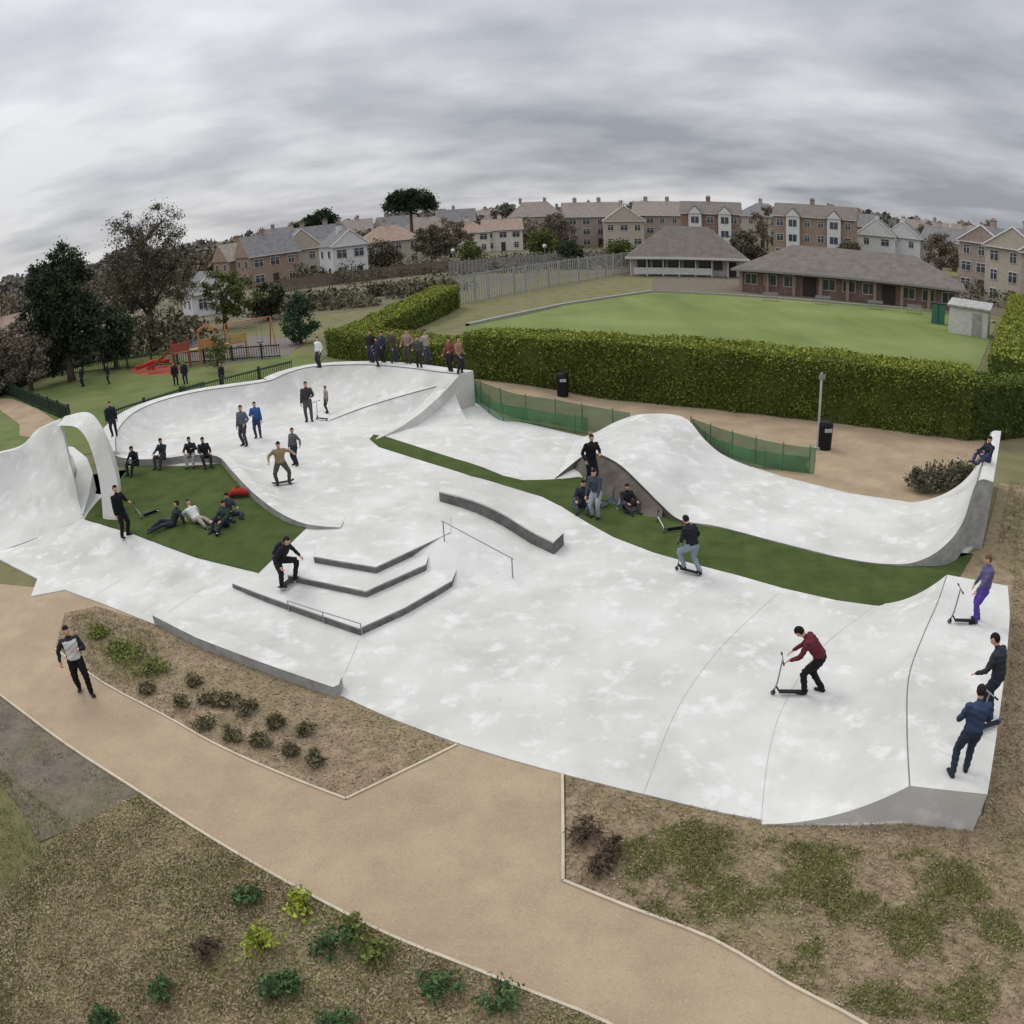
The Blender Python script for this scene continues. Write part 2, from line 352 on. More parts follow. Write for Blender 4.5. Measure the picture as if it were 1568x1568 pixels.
mb=MB(); mb.tube([Vector(S(1517,663,2.12)),Vector(S(1496,738,2.12))],.024,darkst,n=6); mb.obj('coping')
def qp1():
    toe=catmull(Z([(1342,925,.047),(1295,960,.047),(1250,1005,.047),(1205,1080,.047),(1178,1165,.047),(1166,1262,.047)]),6)
    h=.85
    lip=catmull(Z([(1450,880,h),(1436,922,h),(1414,972,h),(1392,1035,h),(1389,1115,h),(1393,1203,h)]),6)
    out=catmull(Z([(1543,897,h),(1546,940,h),(1543,985,h),(1536,1050,h),(1526,1125,h),(1512,1216,h)]),6)
    rows=[]
    for a,b,c in zip(toe,lip,out):
        a,b,c=Vector(a),Vector(b),Vector(c); row=[]
        for k in range(13):
            f=k/12; q=a.lerp(b,f); q.z=.047+(h-.047)*f**2.1; row.append(q)
        row+= [b.lerp(c,.04),b.lerp(c,.5),c,Vector((c.x,c.y,-.1))]; rows.append(row)
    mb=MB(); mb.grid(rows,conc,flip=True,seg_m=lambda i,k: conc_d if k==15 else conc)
    for r in (rows[0],rows[-1]): mb.grid([r,[Vector((v.x,v.y,-.1)) for v in r]],conc)
    mb.obj('quarter_pipe',smooth=True,auto=math.radians(35))
    MB().tube([Vector(q)-Vector((0,0,.004)) for q in lip],.014,darkst,n=6).obj('coping')
qp1()
def wave():
    toe=Z([(-110,850,.05),(-40,852,.05),(10,840,.05),(60,822,.05),(105,803,.05),(128,792,.05)])
    m1=Z([(-110,790,.45),(-40,792,.45),(5,782,.45),(52,770,.45),(92,768,.4),(122,772,.35)])
    m2=Z([(-110,735,1.2),(-40,738,1.2),(2,732,1.2),(45,718,1.3),(85,718,1.3),(114,735,1.2)])
    lp=Z([(-110,700,2.),(-40,702,2.),(0,694,2.),(32,684,2.1),(56,660,2.5),(92,643,2.9)])
    T,A,B,C=[catmull(q,5) for q in (toe,m1,m2,lp)]
    mb=MB(); rows=[]
    for a,b,c,d in zip(T,A,B,C):
        r=[Vector(v) for v in catmull([a,b,c,d],5)]
        # solid section: thick lip, then a battered back face to the ground
        L_=r[-1]; far_=max(r,key=lambda v:v.y); yb=far_.y+.45
        rows.append(r+[L_+Vector((-.12,.3,0)),Vector((far_.x-.15,yb,(L_.z+g(far_.x,yb))*.5)),Vector((far_.x-.15,yb+.1,g(far_.x,yb)-.1))])
    mb.grid(rows,conc,flip=True)
    mb.obj('wave_wall',smooth=True,auto=math.radians(40))
    # end face: fan from the back foot, closed along the ground to the toe
    L_=rows[-1]; foot=L_[-1]; V=[foot]+L_[:-1]+[Vector((L_[0].x,L_[0].y,g(L_[0].x,L_[0].y)-.1))]
    n=len(V); F=[(0,k,k+1) for k in range(1,n-2)]+[(0,1,n-1)]
    # side wall continuing round under the arch springing so nothing is hollow
    cm=MB(); cm.add([v+Vector((.008,0,0)) for v in V],F,conc)
    lowp=[S(128,792,.0),S(140,775,.0),S(148,752,.0),S(140,735,.0),S(120,722,.0)]; hp_=[.12,.45,.75,.95,1.1]
    rr=[[Vector((q.x,q.y,g(q.x,q.y)-.1)),Vector((q.x,q.y,g(q.x,q.y)+h_)),Vector((q.x-.9,q.y+.3,g(q.x,q.y)+h_*1.05)),Vector((q.x-1.6,q.y+.5,g(q.x,q.y)-.1))] for q,h_ in zip([Vector(v) for v in lowp],hp_)]
    cm.grid(rr,conc); cm.obj('wave_wall_return')
    o=catmull(Z([(181,800,.0),(181,748,1.),(170,700,2.),(152,660,2.8),(130,637,3.15),(94,643,2.92)]),5)
    i_=catmull(Z([(158,797,.0),(154,750,1.),(146,710,1.8),(134,675,2.5),(116,654,2.9),(88,652,2.8)]),5)
    rows=[]
    for a,b in zip(o,i_):
        a,b=Vector(a),Vector(b); bk=Vector((-.2,.6,0)); rows.append([a,b,b+bk,a+bk,a])
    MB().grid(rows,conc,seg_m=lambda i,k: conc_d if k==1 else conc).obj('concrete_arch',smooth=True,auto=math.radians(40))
wave()
# ------------------------------------------------------------------ steps and ledges
def prism(mb,px,h,m_top=conc,m_side=riser,abs_z=None,bot=-.15):
    P=[]
    for q in px:
        if abs_z is None: P.append(S(q[0],q[1],q[2] if len(q)>2 else h))
        else:
            d=ray(q[0],q[1]); t=(abs_z-CAMZ)/d.z; P.append(Vector((d.x*t,d.y*t,abs_z)))
    n=len(P)
    ar=sum(P[i].x*P[(i+1)%n].y-P[(i+1)%n].x*P[i].y for i in range(n))
    if ar<0: P=P[::-1]
    T=tessellate_polygon([P]); 
    mb.add(P,[tuple(t) if (P[t[1]]-P[t[0]]).cross(P[t[2]]-P[t[0]]).z>0 else tuple(t)[::-1] for t in T],m_top)
    lo=[Vector((q.x,q.y,bot)) for q in P]; md=[q-Vector((0,0,.04)) for q in P]
    for i in range(n):
        k=(i+1)%n
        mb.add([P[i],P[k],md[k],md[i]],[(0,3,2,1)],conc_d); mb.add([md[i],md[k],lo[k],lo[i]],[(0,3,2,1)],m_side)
st=MB()
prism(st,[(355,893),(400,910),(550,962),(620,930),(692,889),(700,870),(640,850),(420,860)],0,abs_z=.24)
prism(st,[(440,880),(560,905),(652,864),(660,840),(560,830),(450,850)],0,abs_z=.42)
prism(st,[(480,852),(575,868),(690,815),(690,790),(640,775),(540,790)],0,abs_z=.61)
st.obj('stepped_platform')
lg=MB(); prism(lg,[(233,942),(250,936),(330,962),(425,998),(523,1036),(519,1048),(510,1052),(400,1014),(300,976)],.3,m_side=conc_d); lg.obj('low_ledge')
lg=MB()
up=catmull([(676,744,.38),(730,752,.42),(780,768,.45),(830,795,.45),(863,816,.42)],3); dn=catmull([(672,752,.38),(722,765,.42),(768,785,.45),(812,812,.45),(848,830,.42)],3)
A=[S(*q) for q in up]; B=[S(*q) for q in dn]; rows=[[Vector((a.x,a.y,g(a.x,a.y)-.1)),a,b,b-Vector((0,0,.05)),Vector((b.x,b.y,g(b.x,b.y)-.1))] for a,b in zip(A,B)]
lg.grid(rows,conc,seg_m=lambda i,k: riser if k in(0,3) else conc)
for r in (rows[0],rows[-1]): lg.add(r,[(0,1,2,3,4)],riser)
lg.obj('curved_grind_ledge')
hr=MB(); a,b=S(676,797,.62),S(786,856,.6)
hr.tube([a,a.lerp(b,.5),b],.018,steel,n=6)
for f in (.02,.98):
    q=a.lerp(b,f); hr.tube([q,Vector((q.x,q.y,g(q.x,q.y)))],.018,steel,n=6)
hr.obj('handrail')
hr=MB(); P=[S(440,920,.42),S(552,955,.42)]
hr.tube(P,.015,steel,n=6)
for f in (0,.5,1):
    q=P[0].lerp(P[1],f); hr.tube([q,Vector((q.x,q.y,.1))],.015,steel,n=6)
hr.obj('flat_rail')
# ------------------------------------------------------------------ back path, lawns, bowling green
drape('gravel_track',[S(x,y) for x,y in [(716,570),(800,582),(1000,606),(1200,634),(1300,650),(1510,668),(1500,700),(1440,765),(1400,780),(1300,765),(1200,738),(1100,705),(1050,660),(900,665),(765,640),(735,610)]],.016,path2,step=1)
drape('lawn',[S(x,y) for x,y in [(-100,560),(100,545),(250,535),(440,535),(500,545),(480,565),(440,573),(300,600),(200,632),(172,690),(100,700),(0,700),(-120,700)]],.01,lawnm,step=1)
drape('footpath',[S(x,y) for x,y in [(-40,606),(20,612),(60,628),(90,648),(60,672),(30,668),(30,650),(0,628),(-40,622)]],.03,path2,step=1)
bg=[S(712,545),S(900,560),S(1100,580),S(1300,600),S(1470,612),S(1500,560),S(1526,494),S(1470,480),S(1300,466),S(1150,454),S(1000,446),S(860,466),S(716,497)]
drape('bowling_green',bg,.012,greenm,step=4)
drape('allotment_ground',[far(-60,92),far(150,90),far(400,84),far(700,83),far(712,97),far(860,106),far(1000,122),far(1000,190),far(700,190),far(300,190),far(-60,180)],.002,allot,step=10)
e=MB(); ribbon(e,[S(716,499),S(860,468),S(1000,447),S(1150,455),S(1300,467),S(1470,481),S(1522,495)],.4,.2,M1('kerb_grey',(150,148,140)),0); e.obj('green_edge_kerb')
drape('forecourt',[S(1000,444),S(1150,452),S(1300,464),S(1470,478),S(1560,486),S(1560,440),S(1300,425),S(1000,415)],.02,dirtd,step=8)
# ------------------------------------------------------------------ hedges
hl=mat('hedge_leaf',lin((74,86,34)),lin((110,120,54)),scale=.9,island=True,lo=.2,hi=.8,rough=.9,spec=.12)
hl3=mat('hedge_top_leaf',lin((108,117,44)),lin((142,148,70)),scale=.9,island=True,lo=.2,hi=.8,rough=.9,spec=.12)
hd=mat('hedge_core',lin((66,76,32)),lin((80,90,42)),scale=3,rough=1)
hl2=mat('hedge_leaf_dark',lin((54,64,34)),lin((84,96,48)),scale=1.2,island=True,lo=.2,hi=.8,rough=.9,spec=.12)
def hedge(name,a,b,th,h,dens=60,leaf=.13,m=hl,mt=None,jit=.16):
    mt=mt or m
    a=Vector(a);b=Vector(b);a.z=b.z=0; d=b-a; L=d.length; d.normalize(); n=Vector((-d.y,d.x,0))
    e=empty(name,a)
    mb=MB(); N=max(2,int(L/1.)); rows=[]
    for i in range(N+1):
        q=d*(L*i/N); rows.append([q+n*.12,q+n*.1+Vector((0,0,h*.5)),q+n*.12+Vector((0,0,h-.1)),q+n*(th-.12)+Vector((0,0,h-.1)),q+n*(th-.12)])
    for r in rows:
        for v in r: v+=n*random.uniform(-.07,.07); v.z+=random.uniform(-.05,.05) if v.z>.1 else 0
    mb.grid(rows,hd); 
    for r in (rows[0],rows[-1]): mb.add(r,[(0,1,2,3,4)],hd)
    mb.obj('branches',parent=e)
    nf=int(L*(h+th+h*.3)*dens); u=rng.uniform(0,L,nf); s=rng.uniform(0,h+th+h*.3,nf)
    lowf=np.array([noise.noise(Vector((float(x)*.5,float(y)*.6,1.7))) for x,y in zip(u,s)])
    j=rng.normal(0,.05,nf)+lowf*jit
    fr=s<h; tp=(s>=h)&(s<h+th)
    off=np.where(fr,-j,np.where(tp,s-h,th+j)); z=np.where(fr,s,np.where(tp,h+j,h-(s-h-th)))
    off=np.where(fr,off+.25*np.clip((s-h*.85)/h,0,1),off)
    dn=np.array(d);nn=np.array(n)
    P=u[:,None]*dn+off[:,None]*nn; P[:,2]=z
    ends=int(th*h*dens)
    for uu in (0,L):
        Q=np.zeros((ends,3)); Q+=dn*uu; Q+=rng.uniform(0,th,ends)[:,None]*nn+rng.normal(0,.06,ends)[:,None]*dn; Q[:,2]=rng.uniform(0,h,ends); P=np.vstack([P,Q])
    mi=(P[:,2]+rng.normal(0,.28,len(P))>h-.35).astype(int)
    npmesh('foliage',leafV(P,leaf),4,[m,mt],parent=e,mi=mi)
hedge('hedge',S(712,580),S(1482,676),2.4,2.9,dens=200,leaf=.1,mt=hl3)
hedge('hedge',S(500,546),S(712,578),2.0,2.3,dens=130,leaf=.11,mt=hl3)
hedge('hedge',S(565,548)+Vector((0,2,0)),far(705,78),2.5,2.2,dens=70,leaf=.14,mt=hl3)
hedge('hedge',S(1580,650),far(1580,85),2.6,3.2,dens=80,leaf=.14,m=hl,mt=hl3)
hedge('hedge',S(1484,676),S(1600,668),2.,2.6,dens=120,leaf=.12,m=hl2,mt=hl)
# ------------------------------------------------------------------ fences
M_GP=M1('green_posts',(70,120,84))
def netfence(name,top):
    T=catmull([tuple(S(x,y,h)) for x,y,h in top],4); rows=[]
    for q in T:
        q=Vector(q); rows.append([q,Vector((q.x,q.y,(q.z+g(q.x,q.y))/2))+Vector((random.uniform(-.08,.08),random.uniform(-.08,.08),0)),Vector((q.x,q.y,g(q.x,q.y)+.02))])
    e=empty(name,T[0]); e.location=(0,0,0)
    MB().grid(rows,netm).obj('netting',parent=e,smooth=True)
    pm=MB()
    for i in range(0,len(T),3):
        q=Vector(T[i]); pm.tube([Vector((q.x,q.y,g(q.x,q.y)-.1)),q+Vector((0,0,.08))],.022,M_GP,n=5)
    pm.obj('posts',parent=e)
netfence('netting_fence',[(712,577,1.),(745,588,1.1),(790,603,1.1),(850,612,1.1),(905,622,1.1),(965,632,1.1)])
netfence('netting_fence',[(1058,640,1.),(1100,655,1.),(1145,668,1.),(1200,680,1.),(1250,686,1.)])
netfence('netting_fence',[(712,577,1.),(735,594,.9),(762,616,.8),(800,624,.7),(900,640,.7)])
netfence('netting_fence',[(1062,645,.9),(1090,668,.8),(1150,688,.7),(1240,700,.6)])
fm=M1('fence_grey',(138,136,132)); fpal=M1('palisade_steel',(158,158,156)); fdk=M1('dark_green_steel',(44,62,50),rough=.5)
def panelfence(name,a,b,h,m,gap=.18,pw=.09,sp=2.4):
    a=Vector(a);b=Vector(b); d=(b-a); L=d.length; d.normalize(); rz=math.atan2(d.y,d.x); mb=MB()
    n=int(L/gap)
    for i in range(n+1):
        q=a+d*(i*gap); mb.box((q.x,q.y,g(q.x,q.y)+h/2),(pw,.03,h),m,rz=rz)
    for i in range(int(L/sp)+1):
        q=a+d*(i*sp); mb.box((q.x,q.y,g(q.x,q.y)+h/2+.05),(.12,.12,h+.1),m,rz=rz)
    for zz in (.15,h-.1):
        c=(a+b)/2; mb.box((c.x,c.y,g(c.x,c.y)+zz),(L,.05,.08),m,rz=rz)
    return mb.obj(name)
panelfence('palisade_fence',far(706,80),far(990,118),3.0,fpal,gap=.45,pw=.17)
panelfence('timber_fence',far(690,118),far(985,135),2.2,fm,gap=.6,pw=.45)
panelfence('timber_fence',far(430,120),far(690,128),1.8,M1('fence_brown',(112,102,90)),gap=.4,pw=.34)
for seg in [((178,668),(300,628)),((300,628),(440,592))]:
    a=S(*seg[0])+Vector((-.9,.9,0)); b=S(*seg[1])+Vector((-.2,2.2,0)); panelfence('park_railing',a,b,1.1,fdk,gap=.13,pw=.03)
panelfence('park_railing',S(-60,578),S(110,648),1.0,fdk,gap=.14,pw=.03)
panelfence('park_railing',S(-40,592),S(430,548),1.0,fdk,gap=.2,pw=.03)
panelfence('boundary_fence',far(-60,60),far(160,75),2.0,M1('black_timber',(50,48,46)),gap=.3,pw=.29)
# ------------------------------------------------------------------ trees & plants
lf_dk=mat('evergreen_leaf',lin((38,48,36)),lin((74,84,58)),scale=.5,island=True,lo=.15,hi=.9,rough=.9,spec=.1)
lf_ol=mat('olive_leaf',lin((74,72,58)),lin((114,110,88)),scale=.4,island=True,lo=.15,hi=.9,rough=.9,spec=.1)
lf_gr=mat('spring_leaf',lin((64,76,42)),lin((112,120,66)),scale=.6,island=True,lo=.15,hi=.9,rough=.9,spec=.1)
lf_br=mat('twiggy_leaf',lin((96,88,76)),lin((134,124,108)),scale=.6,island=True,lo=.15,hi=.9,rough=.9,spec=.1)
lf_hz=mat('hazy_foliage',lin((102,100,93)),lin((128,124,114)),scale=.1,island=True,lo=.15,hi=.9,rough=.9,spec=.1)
def tree(name,P,H,crown,lm,nl=6000,leaf=.28,tr=.3,clump=.5,nc=60,lean=0,bare=0):
    e=empty(name,P); mb=MB()
    z0=min(c[2]-c[5]*.8 for c in crown); z0=max(z0,H*.1)
    mb.tube([(0,0,-.2),(lean*.3,0,z0*.6),(lean,0,z0+.3),(lean,0,H*.7)],[tr*1.3,tr,tr*.8,tr*.2],woodm,n=8)
    C=[]; tot=sum(c[3]*c[4]*c[5] for c in crown)
    for c in crown:
        k=max(4,int(nc*c[3]*c[4]*c[5]/tot)); cc=np.array(c[:3]); r=np.array(c[3:6])
        d=unit(rng.normal(size=(k,3))); rad=rng.uniform(.45,1.,k)**.6
        q=cc+d*r*rad[:,None]; q=q[q[:,2]>.3]
        C.append(q)
        s0=Vector((lean,0,max(z0*.8,c[2]-c[5]))); mb.tube([s0,Vector(c[:3])*.5+s0*.5+Vector((0,0,.2)),Vector(c[:3])],[tr*.5,tr*.35,tr*.15],woodm,n=6)
        for x in q[:int(k*.6) if not bare else k]:
            x=Vector(x); m_=Vector(c[:3]).lerp(x,.5)+Vector((random.uniform(-.2,.2),random.uniform(-.2,.2),-.1)); mb.tube([Vector(c[:3]),m_,x],[tr*.16,tr*.1,tr*.04],woodm,n=4)
            if bare:
                for _ in range(bare):
                    y=x+Vector((random.gauss(0,.5),random.gauss(0,.5),random.gauss(.3,.4))); mb.tube([x.lerp(m_,random.random()*.6),y],[tr*.05,.01],woodm,n=3)
    mb.obj('trunk',parent=e,smooth=True)
    C=np.vstack(C); idx=rng.integers(0,len(C),nl); sc=rng.uniform(.5,1.2,len(C))*clump
    Q=C[idx]+rng.normal(size=(nl,3))*sc[idx][:,None]*np.array([1,1,.75])*.6
    Q=Q[Q[:,2]>.05]
    npmesh('foliage',leafV(Q,leaf),4,[lm],parent=e)
    return e
def shrub(name,P,r,h,lm,n=300,leaf=.08,sp=False):
    e=empty(name,P); mb=MB()
    for k in range(9):
        a=random.uniform(0,6.28); q=Vector((math.cos(a)*r*.7,math.sin(a)*r*.7,h*random.uniform(.5,.95))); mb.tube([(0,0,-.02),q*.5+Vector((0,0,.05)),q],[.015,.01,.004],woodm,n=4)
    mb.obj('stems',parent=e)
    ns=max(8,n//22); ds=unit(rng.normal(size=(ns,3))); ds[:,2]=np.abs(ds[:,2])*1.1-.15; rs_=rng.uniform(.35,1.1,ns); SPR=ds*rs_[:,None]*np.array([r,r,h*.6])+np.array([0,0,h*.4])
    Q=SPR[rng.integers(0,ns,n)]+rng.normal(size=(n,3))*r*.2; Q=Q[Q[:,2]>0]
    npmesh('foliage',leafV(Q,leaf,asp=2.2 if sp else 1.7),4,[lm],parent=e)
tree('evergreen_oak_tree',far(112,62),11,[(0,0,6,2.9,2.4,4),(-1.7,0,4,2.2,2,3.2),(1.6,0,4.2,2.2,2,3),(.9,0,9.0,1.4,1.3,1.8),(-1.5,0,7.8,1.5,1.2,1.6)],lf_dk,26000,.18,.3,.6,200)
tree('ash_tree',far(238,72),13,[(0,0,8,3.4,3,4.2),(-2.6,0,6.5,2.6,2.6,3.5),(2.8,0,7,2.4,2.4,3.5),(-1.5,0,11,2,2,1.8),(2.,0,11.3,1.8,2,1.6),(0,0,4,2.5,2,2.5)],lf_ol,19000,.14,.35,.75,190,bare=4)
tree('yew_tree',far(50,62),5,[(0,0,3,2.6,2,2.4),(-2.8,0,2.8,2.4,1.8,2.4)],lf_br,7000,.18,.2,.5,60)
tree('holly_tree',far(180,64),6,[(0,0,2.8,2.2,1.8,2.2)],lf_dk,5000,.2,.2,.5,40)
tree('goat_willow_tree',far(345,82),6,[(0,0,3.6,2.2,2,2.8),(2,0,3,2,2,2.2)],lf_gr,6000,.18,.2,.5,60)
tree('bay_tree',far(412,84),4.5,[(0,0,2.3,1.7,1.6,2.)],lf_dk,4000,.2,.2,.5,40)
tree('conifer_tree',far(462,60),4,[(0,0,1.4,1.4,1.3,1.3),(0,0,2.8,.8,.8,1.2)],mat('conifer_leaf',lin((34,54,40)),lin((64,88,58)),scale=1,island=True,lo=.2,hi=.85),5000,.13,.15,.4,50)
tree('sapling_tree',S(335,570),2.6,[(0,0,1.3,.7,.7,1.1)],lf_gr,1500,.1,.05,.3,25)
tree('umbrella_pine_tree',far(633,190),16,[(0,0,13.6,6,4,2.1),(-2.5,0,12.8,4,3,1.6),(3,0,12.6,4,3,1.6)],lf_dk,11000,.42,.4,1.1,120)
tree('cedar_tree',far(498,200),13,[(0,0,11,4.2,3,1.8),(-4,0,9.6,4,3,1.4)],lf_dk,4500,.5,.35,1.,50)
for x,dd,H_,lm in [(662,150,8,lf_ol),(870,128,4,lf_dk),(828,150,6,lf_gr),(560,170,8,lf_br),(1140,132,6,lf_ol),(1175,190,11,lf_br),(1440,150,8,lf_br),(720,140,4,lf_gr),(950,128,4,lf_gr),(1420,190,10,lf_br),(585,140,6,lf_ol),(690,170,9,lf_br),(850,185,9,lf_br),(1300,150,5,lf_ol)]:
    tree('garden_tree',far(x,dd),H_,[(0,0,H_*.55,H_*.38,2.5,H_*.42),(H_*.3,0,H_*.4,H_*.28,2,H_*.3)],lm,4500,.3,.25,.8,60)
tree('poplar_tree',far(1513,170),12,[(0,0,7,1.4,1.4,5)],lf_br,2500,.3,.2,.7,40)
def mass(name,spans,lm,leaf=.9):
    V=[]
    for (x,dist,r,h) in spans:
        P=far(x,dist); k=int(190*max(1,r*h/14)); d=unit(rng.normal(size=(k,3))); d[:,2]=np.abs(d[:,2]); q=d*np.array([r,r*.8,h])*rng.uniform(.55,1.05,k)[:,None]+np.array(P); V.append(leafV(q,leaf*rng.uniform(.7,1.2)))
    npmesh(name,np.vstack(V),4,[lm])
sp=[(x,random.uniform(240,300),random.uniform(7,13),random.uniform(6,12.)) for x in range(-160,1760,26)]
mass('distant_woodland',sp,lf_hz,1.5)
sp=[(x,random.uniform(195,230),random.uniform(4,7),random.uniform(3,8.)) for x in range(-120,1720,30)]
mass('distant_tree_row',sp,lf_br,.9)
sp=[(x,random.uniform(118,150),random.uniform(2,4),random.uniform(1.2,3.)) for x in range(430,1000,13)]+[(x,random.uniform(85,100),random.uniform(1.5,3),random.uniform(1,2.3)) for x in range(400,700,11)]
mass('garden_scrub',sp,lf_ol,.34)
sp=[(x,random.uniform(120,175),random.uniform(2,4),random.uniform(2,4.)) for x in range(-40,560,18)]+[(x,random.uniform(100,125),3,random.uniform(2,3.5)) for x in range(1480,1640,14)]+[(x,random.uniform(68,85),2.5,random.uniform(1.5,4)) for x in range(-120,300,13)]
mass('garden_shrubbery',sp,lf_ol,.38)
# ------------------------------------------------------------------ buildings
M_DOOR=M1('door_paint',(70,62,60)); M_POT=M1('chimney_pot',(150,104,86))
def house(name,P,w,d,eh,rh,wall,roofm,roof='gable',rot=0,floors=2,nw=3,chim=1,bays=0,baym=None,trim=white,door=True,over=.35):
    e=empty(name,P,face_cam(P)+rot)
    MB().box((0,0,eh/2-.1),(w,d,eh+.2),wall).obj('walls',parent=e)
    r=MB(); o=over; x,y=w/2+o,d/2+o; z=eh+.02; T=eh+rh
    if roof=='hip':
        k=min(x,y)*.9; rx=max(x-k,.05)
        V=[(-x,-y,z),(x,-y,z),(x,y,z),(-x,y,z),(-rx,0,T),(rx,0,T)]; r.add(V,[(0,1,5,4),(1,2,5),(2,3,4,5),(3,0,4),(3,2,1,0)],roofm)
    elif roof=='gable':
        V=[(-x,-y,z),(x,-y,z),(x,y,z),(-x,y,z),(-x,0,T),(x,0,T)]; r.add(V,[(0,1,5,4),(2,3,4,5),(3,2,1,0)],roofm); r.add([V[1],V[2],V[5]],[(0,1,2)],wall); r.add([V[3],V[0],V[4]],[(0,1,2)],wall)
    else:
        V=[(-x,-y,z),(x,-y,z),(x,y,z),(-x,y,z),(0,-y,T),(0,y,T)]; r.add(V,[(1,2,5,4),(3,0,4,5),(3,2,1,0)],roofm); r.add([V[0],V[1],V[4]],[(0,1,2)],wall); r.add([V[2],V[3],V[5]],[(0,1,2)],wall)
        for sx in (-1,1): r.tube([(sx*x,-y-.05,z),(0,-y-.05,T)],.12,trim,n=4)
    r.box((0,-y-.04,z-.06),(2*x,.1,.14),trim)
    r.obj('roof',parent=e)
    wm=MB(); fh=eh/floors
    def win(cx,cz,ww,wh,yy):
        wm.box((cx,yy-.02,cz),(ww+.2,.1,wh+.2),trim); wm.box((cx,yy-.05,cz),(ww,.1,wh),glass); wm.box((cx,yy-.08,cz),(.07,.08,wh),trim); wm.box((cx,yy-.075,cz+wh*.18),(ww,.075,.06),trim)
    bx=[(-w/2+w*(i+.5)/max(1,bays)) for i in range(bays)]
    for f in range(floors):
        for i in range(nw):
            cx=-w/2+w*(i+.5)/nw; cz=fh*(f+.55)
            if f==0 and door and i==nw//2: continue
            if any(abs(cx-b)<1.8 for b in bx): continue
            win(cx,cz,random.choice((1.,1.25,1.6)),1.25,-d/2)
        for s in (-1,1):
            for yy in (-d/4,d/4):
                cz=fh*(f+.55); wm.box((s*(w/2+.03),yy,cz),(.1,1.1,1.3),trim); wm.box((s*(w/2+.06),yy,cz),(.1,.9,1.1),glass)
    wm.obj('windows',parent=e)
    if door: MB().box((0 if nw%2 else w/nw/2,-d/2-.03,1.05),(1.,.12,2.1),M_DOOR).obj('door',parent=e)
    if chim:
        cm=MB()
        for i in range(chim):
            cx=-w/2+w*(i+.5)/chim*.9; cm.box((cx,.3,T+.1),(.9,.6,1.6),wall); cm.box((cx,.3,T+.95),(1.05,.75,.12),roofm)
            for k in (-.2,.2): cm.tube([(cx+k,.3,T+1),(cx+k,.3,T+1.35)],.1,M_POT,n=6)
        cm.obj('chimney',parent=e)
    if bays:
        bm_=MB()
        for b in bx:
            bm_.box((b,-d/2-.6,eh/2),(2.6,1.2,eh),baym); bm_.add([(b-1.6,-d/2-1.35,eh),(b+1.6,-d/2-1.35,eh),(b,-d/2-1.35,eh+1.7),(b-1.6,-d/2+2,eh),(b+1.6,-d/2+2,eh),(b,-d/2+2,eh+1.7)],[(0,1,2),(1,4,5,2),(3,0,2,5)],roofm)
            bm_.add([(b-1.4,-d/2-1.38,eh),(b+1.4,-d/2-1.38,eh),(b,-d/2-1.38,eh+1.45)],[(0,1,2)],baym)
            for f in range(floors):
                bm_.box((b,-d/2-1.23,fh*(f+.55)),(1.5,.1,1.3),glass); bm_.box((b,-d/2-1.27,fh*(f+.55)),(.08,.08,1.3),baym)
        bm_.obj('gabled_bays',parent=e)
    return e
bo=mat('brick_orange',lin((136,116,102)),lin((156,136,120)),scale=2,coords='o'); bp_=mat('brick_pink',lin((142,128,118)),lin((162,148,138)),scale=2,coords='o'); br=mat('brick_red',lin((124,102,92)),lin((144,120,110)),scale=2,coords='o')  # house bricks and roofs paled and greyed: distance haze put into the colours
cr=M1('cream_render',(206,202,188)); wr=M1('white_render',(208,209,208)); yr=M1('buff_render',(178,170,154))
rs=mat('slate_roof',lin((102,101,102)),lin((122,120,120)),scale=1.5,coords='o'); rt=mat('tile_roof',lin((124,114,106)),lin((142,132,123)),scale=1.5,coords='o'); rb=mat('brown_tile_roof',lin((100,93,87)),lin((116,109,102)),scale=1.2,coords='o'); rw=mat('terracotta_roof',lin((134,114,102)),lin((152,132,118)),scale=1.5,coords='o')
house('brick_house',far(412,142),9,8,5.4,3.6,bo,rs,'gable',.35,nw=3)
house('brick_house',far(455,150),8,8,5.4,3.8,yr,rs,'gable_y',.3,nw=2)
house('brick_house',far(372,150),8,8,5,3.2,bo,rt,'gable',.4,nw=2)
house('terraced_house',far(490,165),11,8,6,3.5,bo,rs,'gable',.3,nw=4,chim=2)
house('rendered_house',far(528,134),6,7,5.6,2.6,wr,rs,'gable_y',.35,nw=2)
house('cottage',far(320,104),5.5,7,2.8,2.6,wr,rs,'gable_y',.2,floors=1,nw=2,chim=0)
house('cottage',far(12,95),9,7,2.8,2.4,bo,rw,'gable',.2,floors=1,nw=3)
house('semi_detached_house',far(597,162),12,9,5,3.,yr,rw,'hip',.1,nw=4)
house('semi_detached_house',far(655,205),13,9,5.6,3.6,bp_,rt,'hip',-.1,nw=4)
house('rendered_house',far(720,188),9,8,4.8,2.6,cr,rw,'hip',.05,nw=3)
house('rendered_house',far(770,190),9,8,5.0,2.6,cr,rw,'gable',.05,nw=3)
house('brick_house',far(822,240),16,10,7.5,4.5,bp_,rt,'hip',0,nw=5,chim=2)
house('brick_house',far(700,255),12,9,7,4,bp_,rs,'gable',0,nw=4)
house('terraced_house',far(905,195),13,9,7.4,3.6,bp_,rt,'gable',.15,floors=3,nw=4,chim=2)
house('terraced_house',far(955,185),9,9,6.4,3.6,yr,rt,'gable_y',.05,floors=2,nw=3)
house('terraced_house',far(1010,200),12,9,7.6,3.6,bp_,rt,'gable',-.15,floors=3,nw=4,chim=2)
house('apartment_block',far(1090,168),12,10,8.4,2.6,br,rb,'gable',-.05,floors=3,nw=5,bays=2,baym=wr)
house('apartment_block',far(1250,160),16,10,8.6,2.6,bo,rb,'gable',-.1,floors=3,nw=6,bays=2,baym=wr)
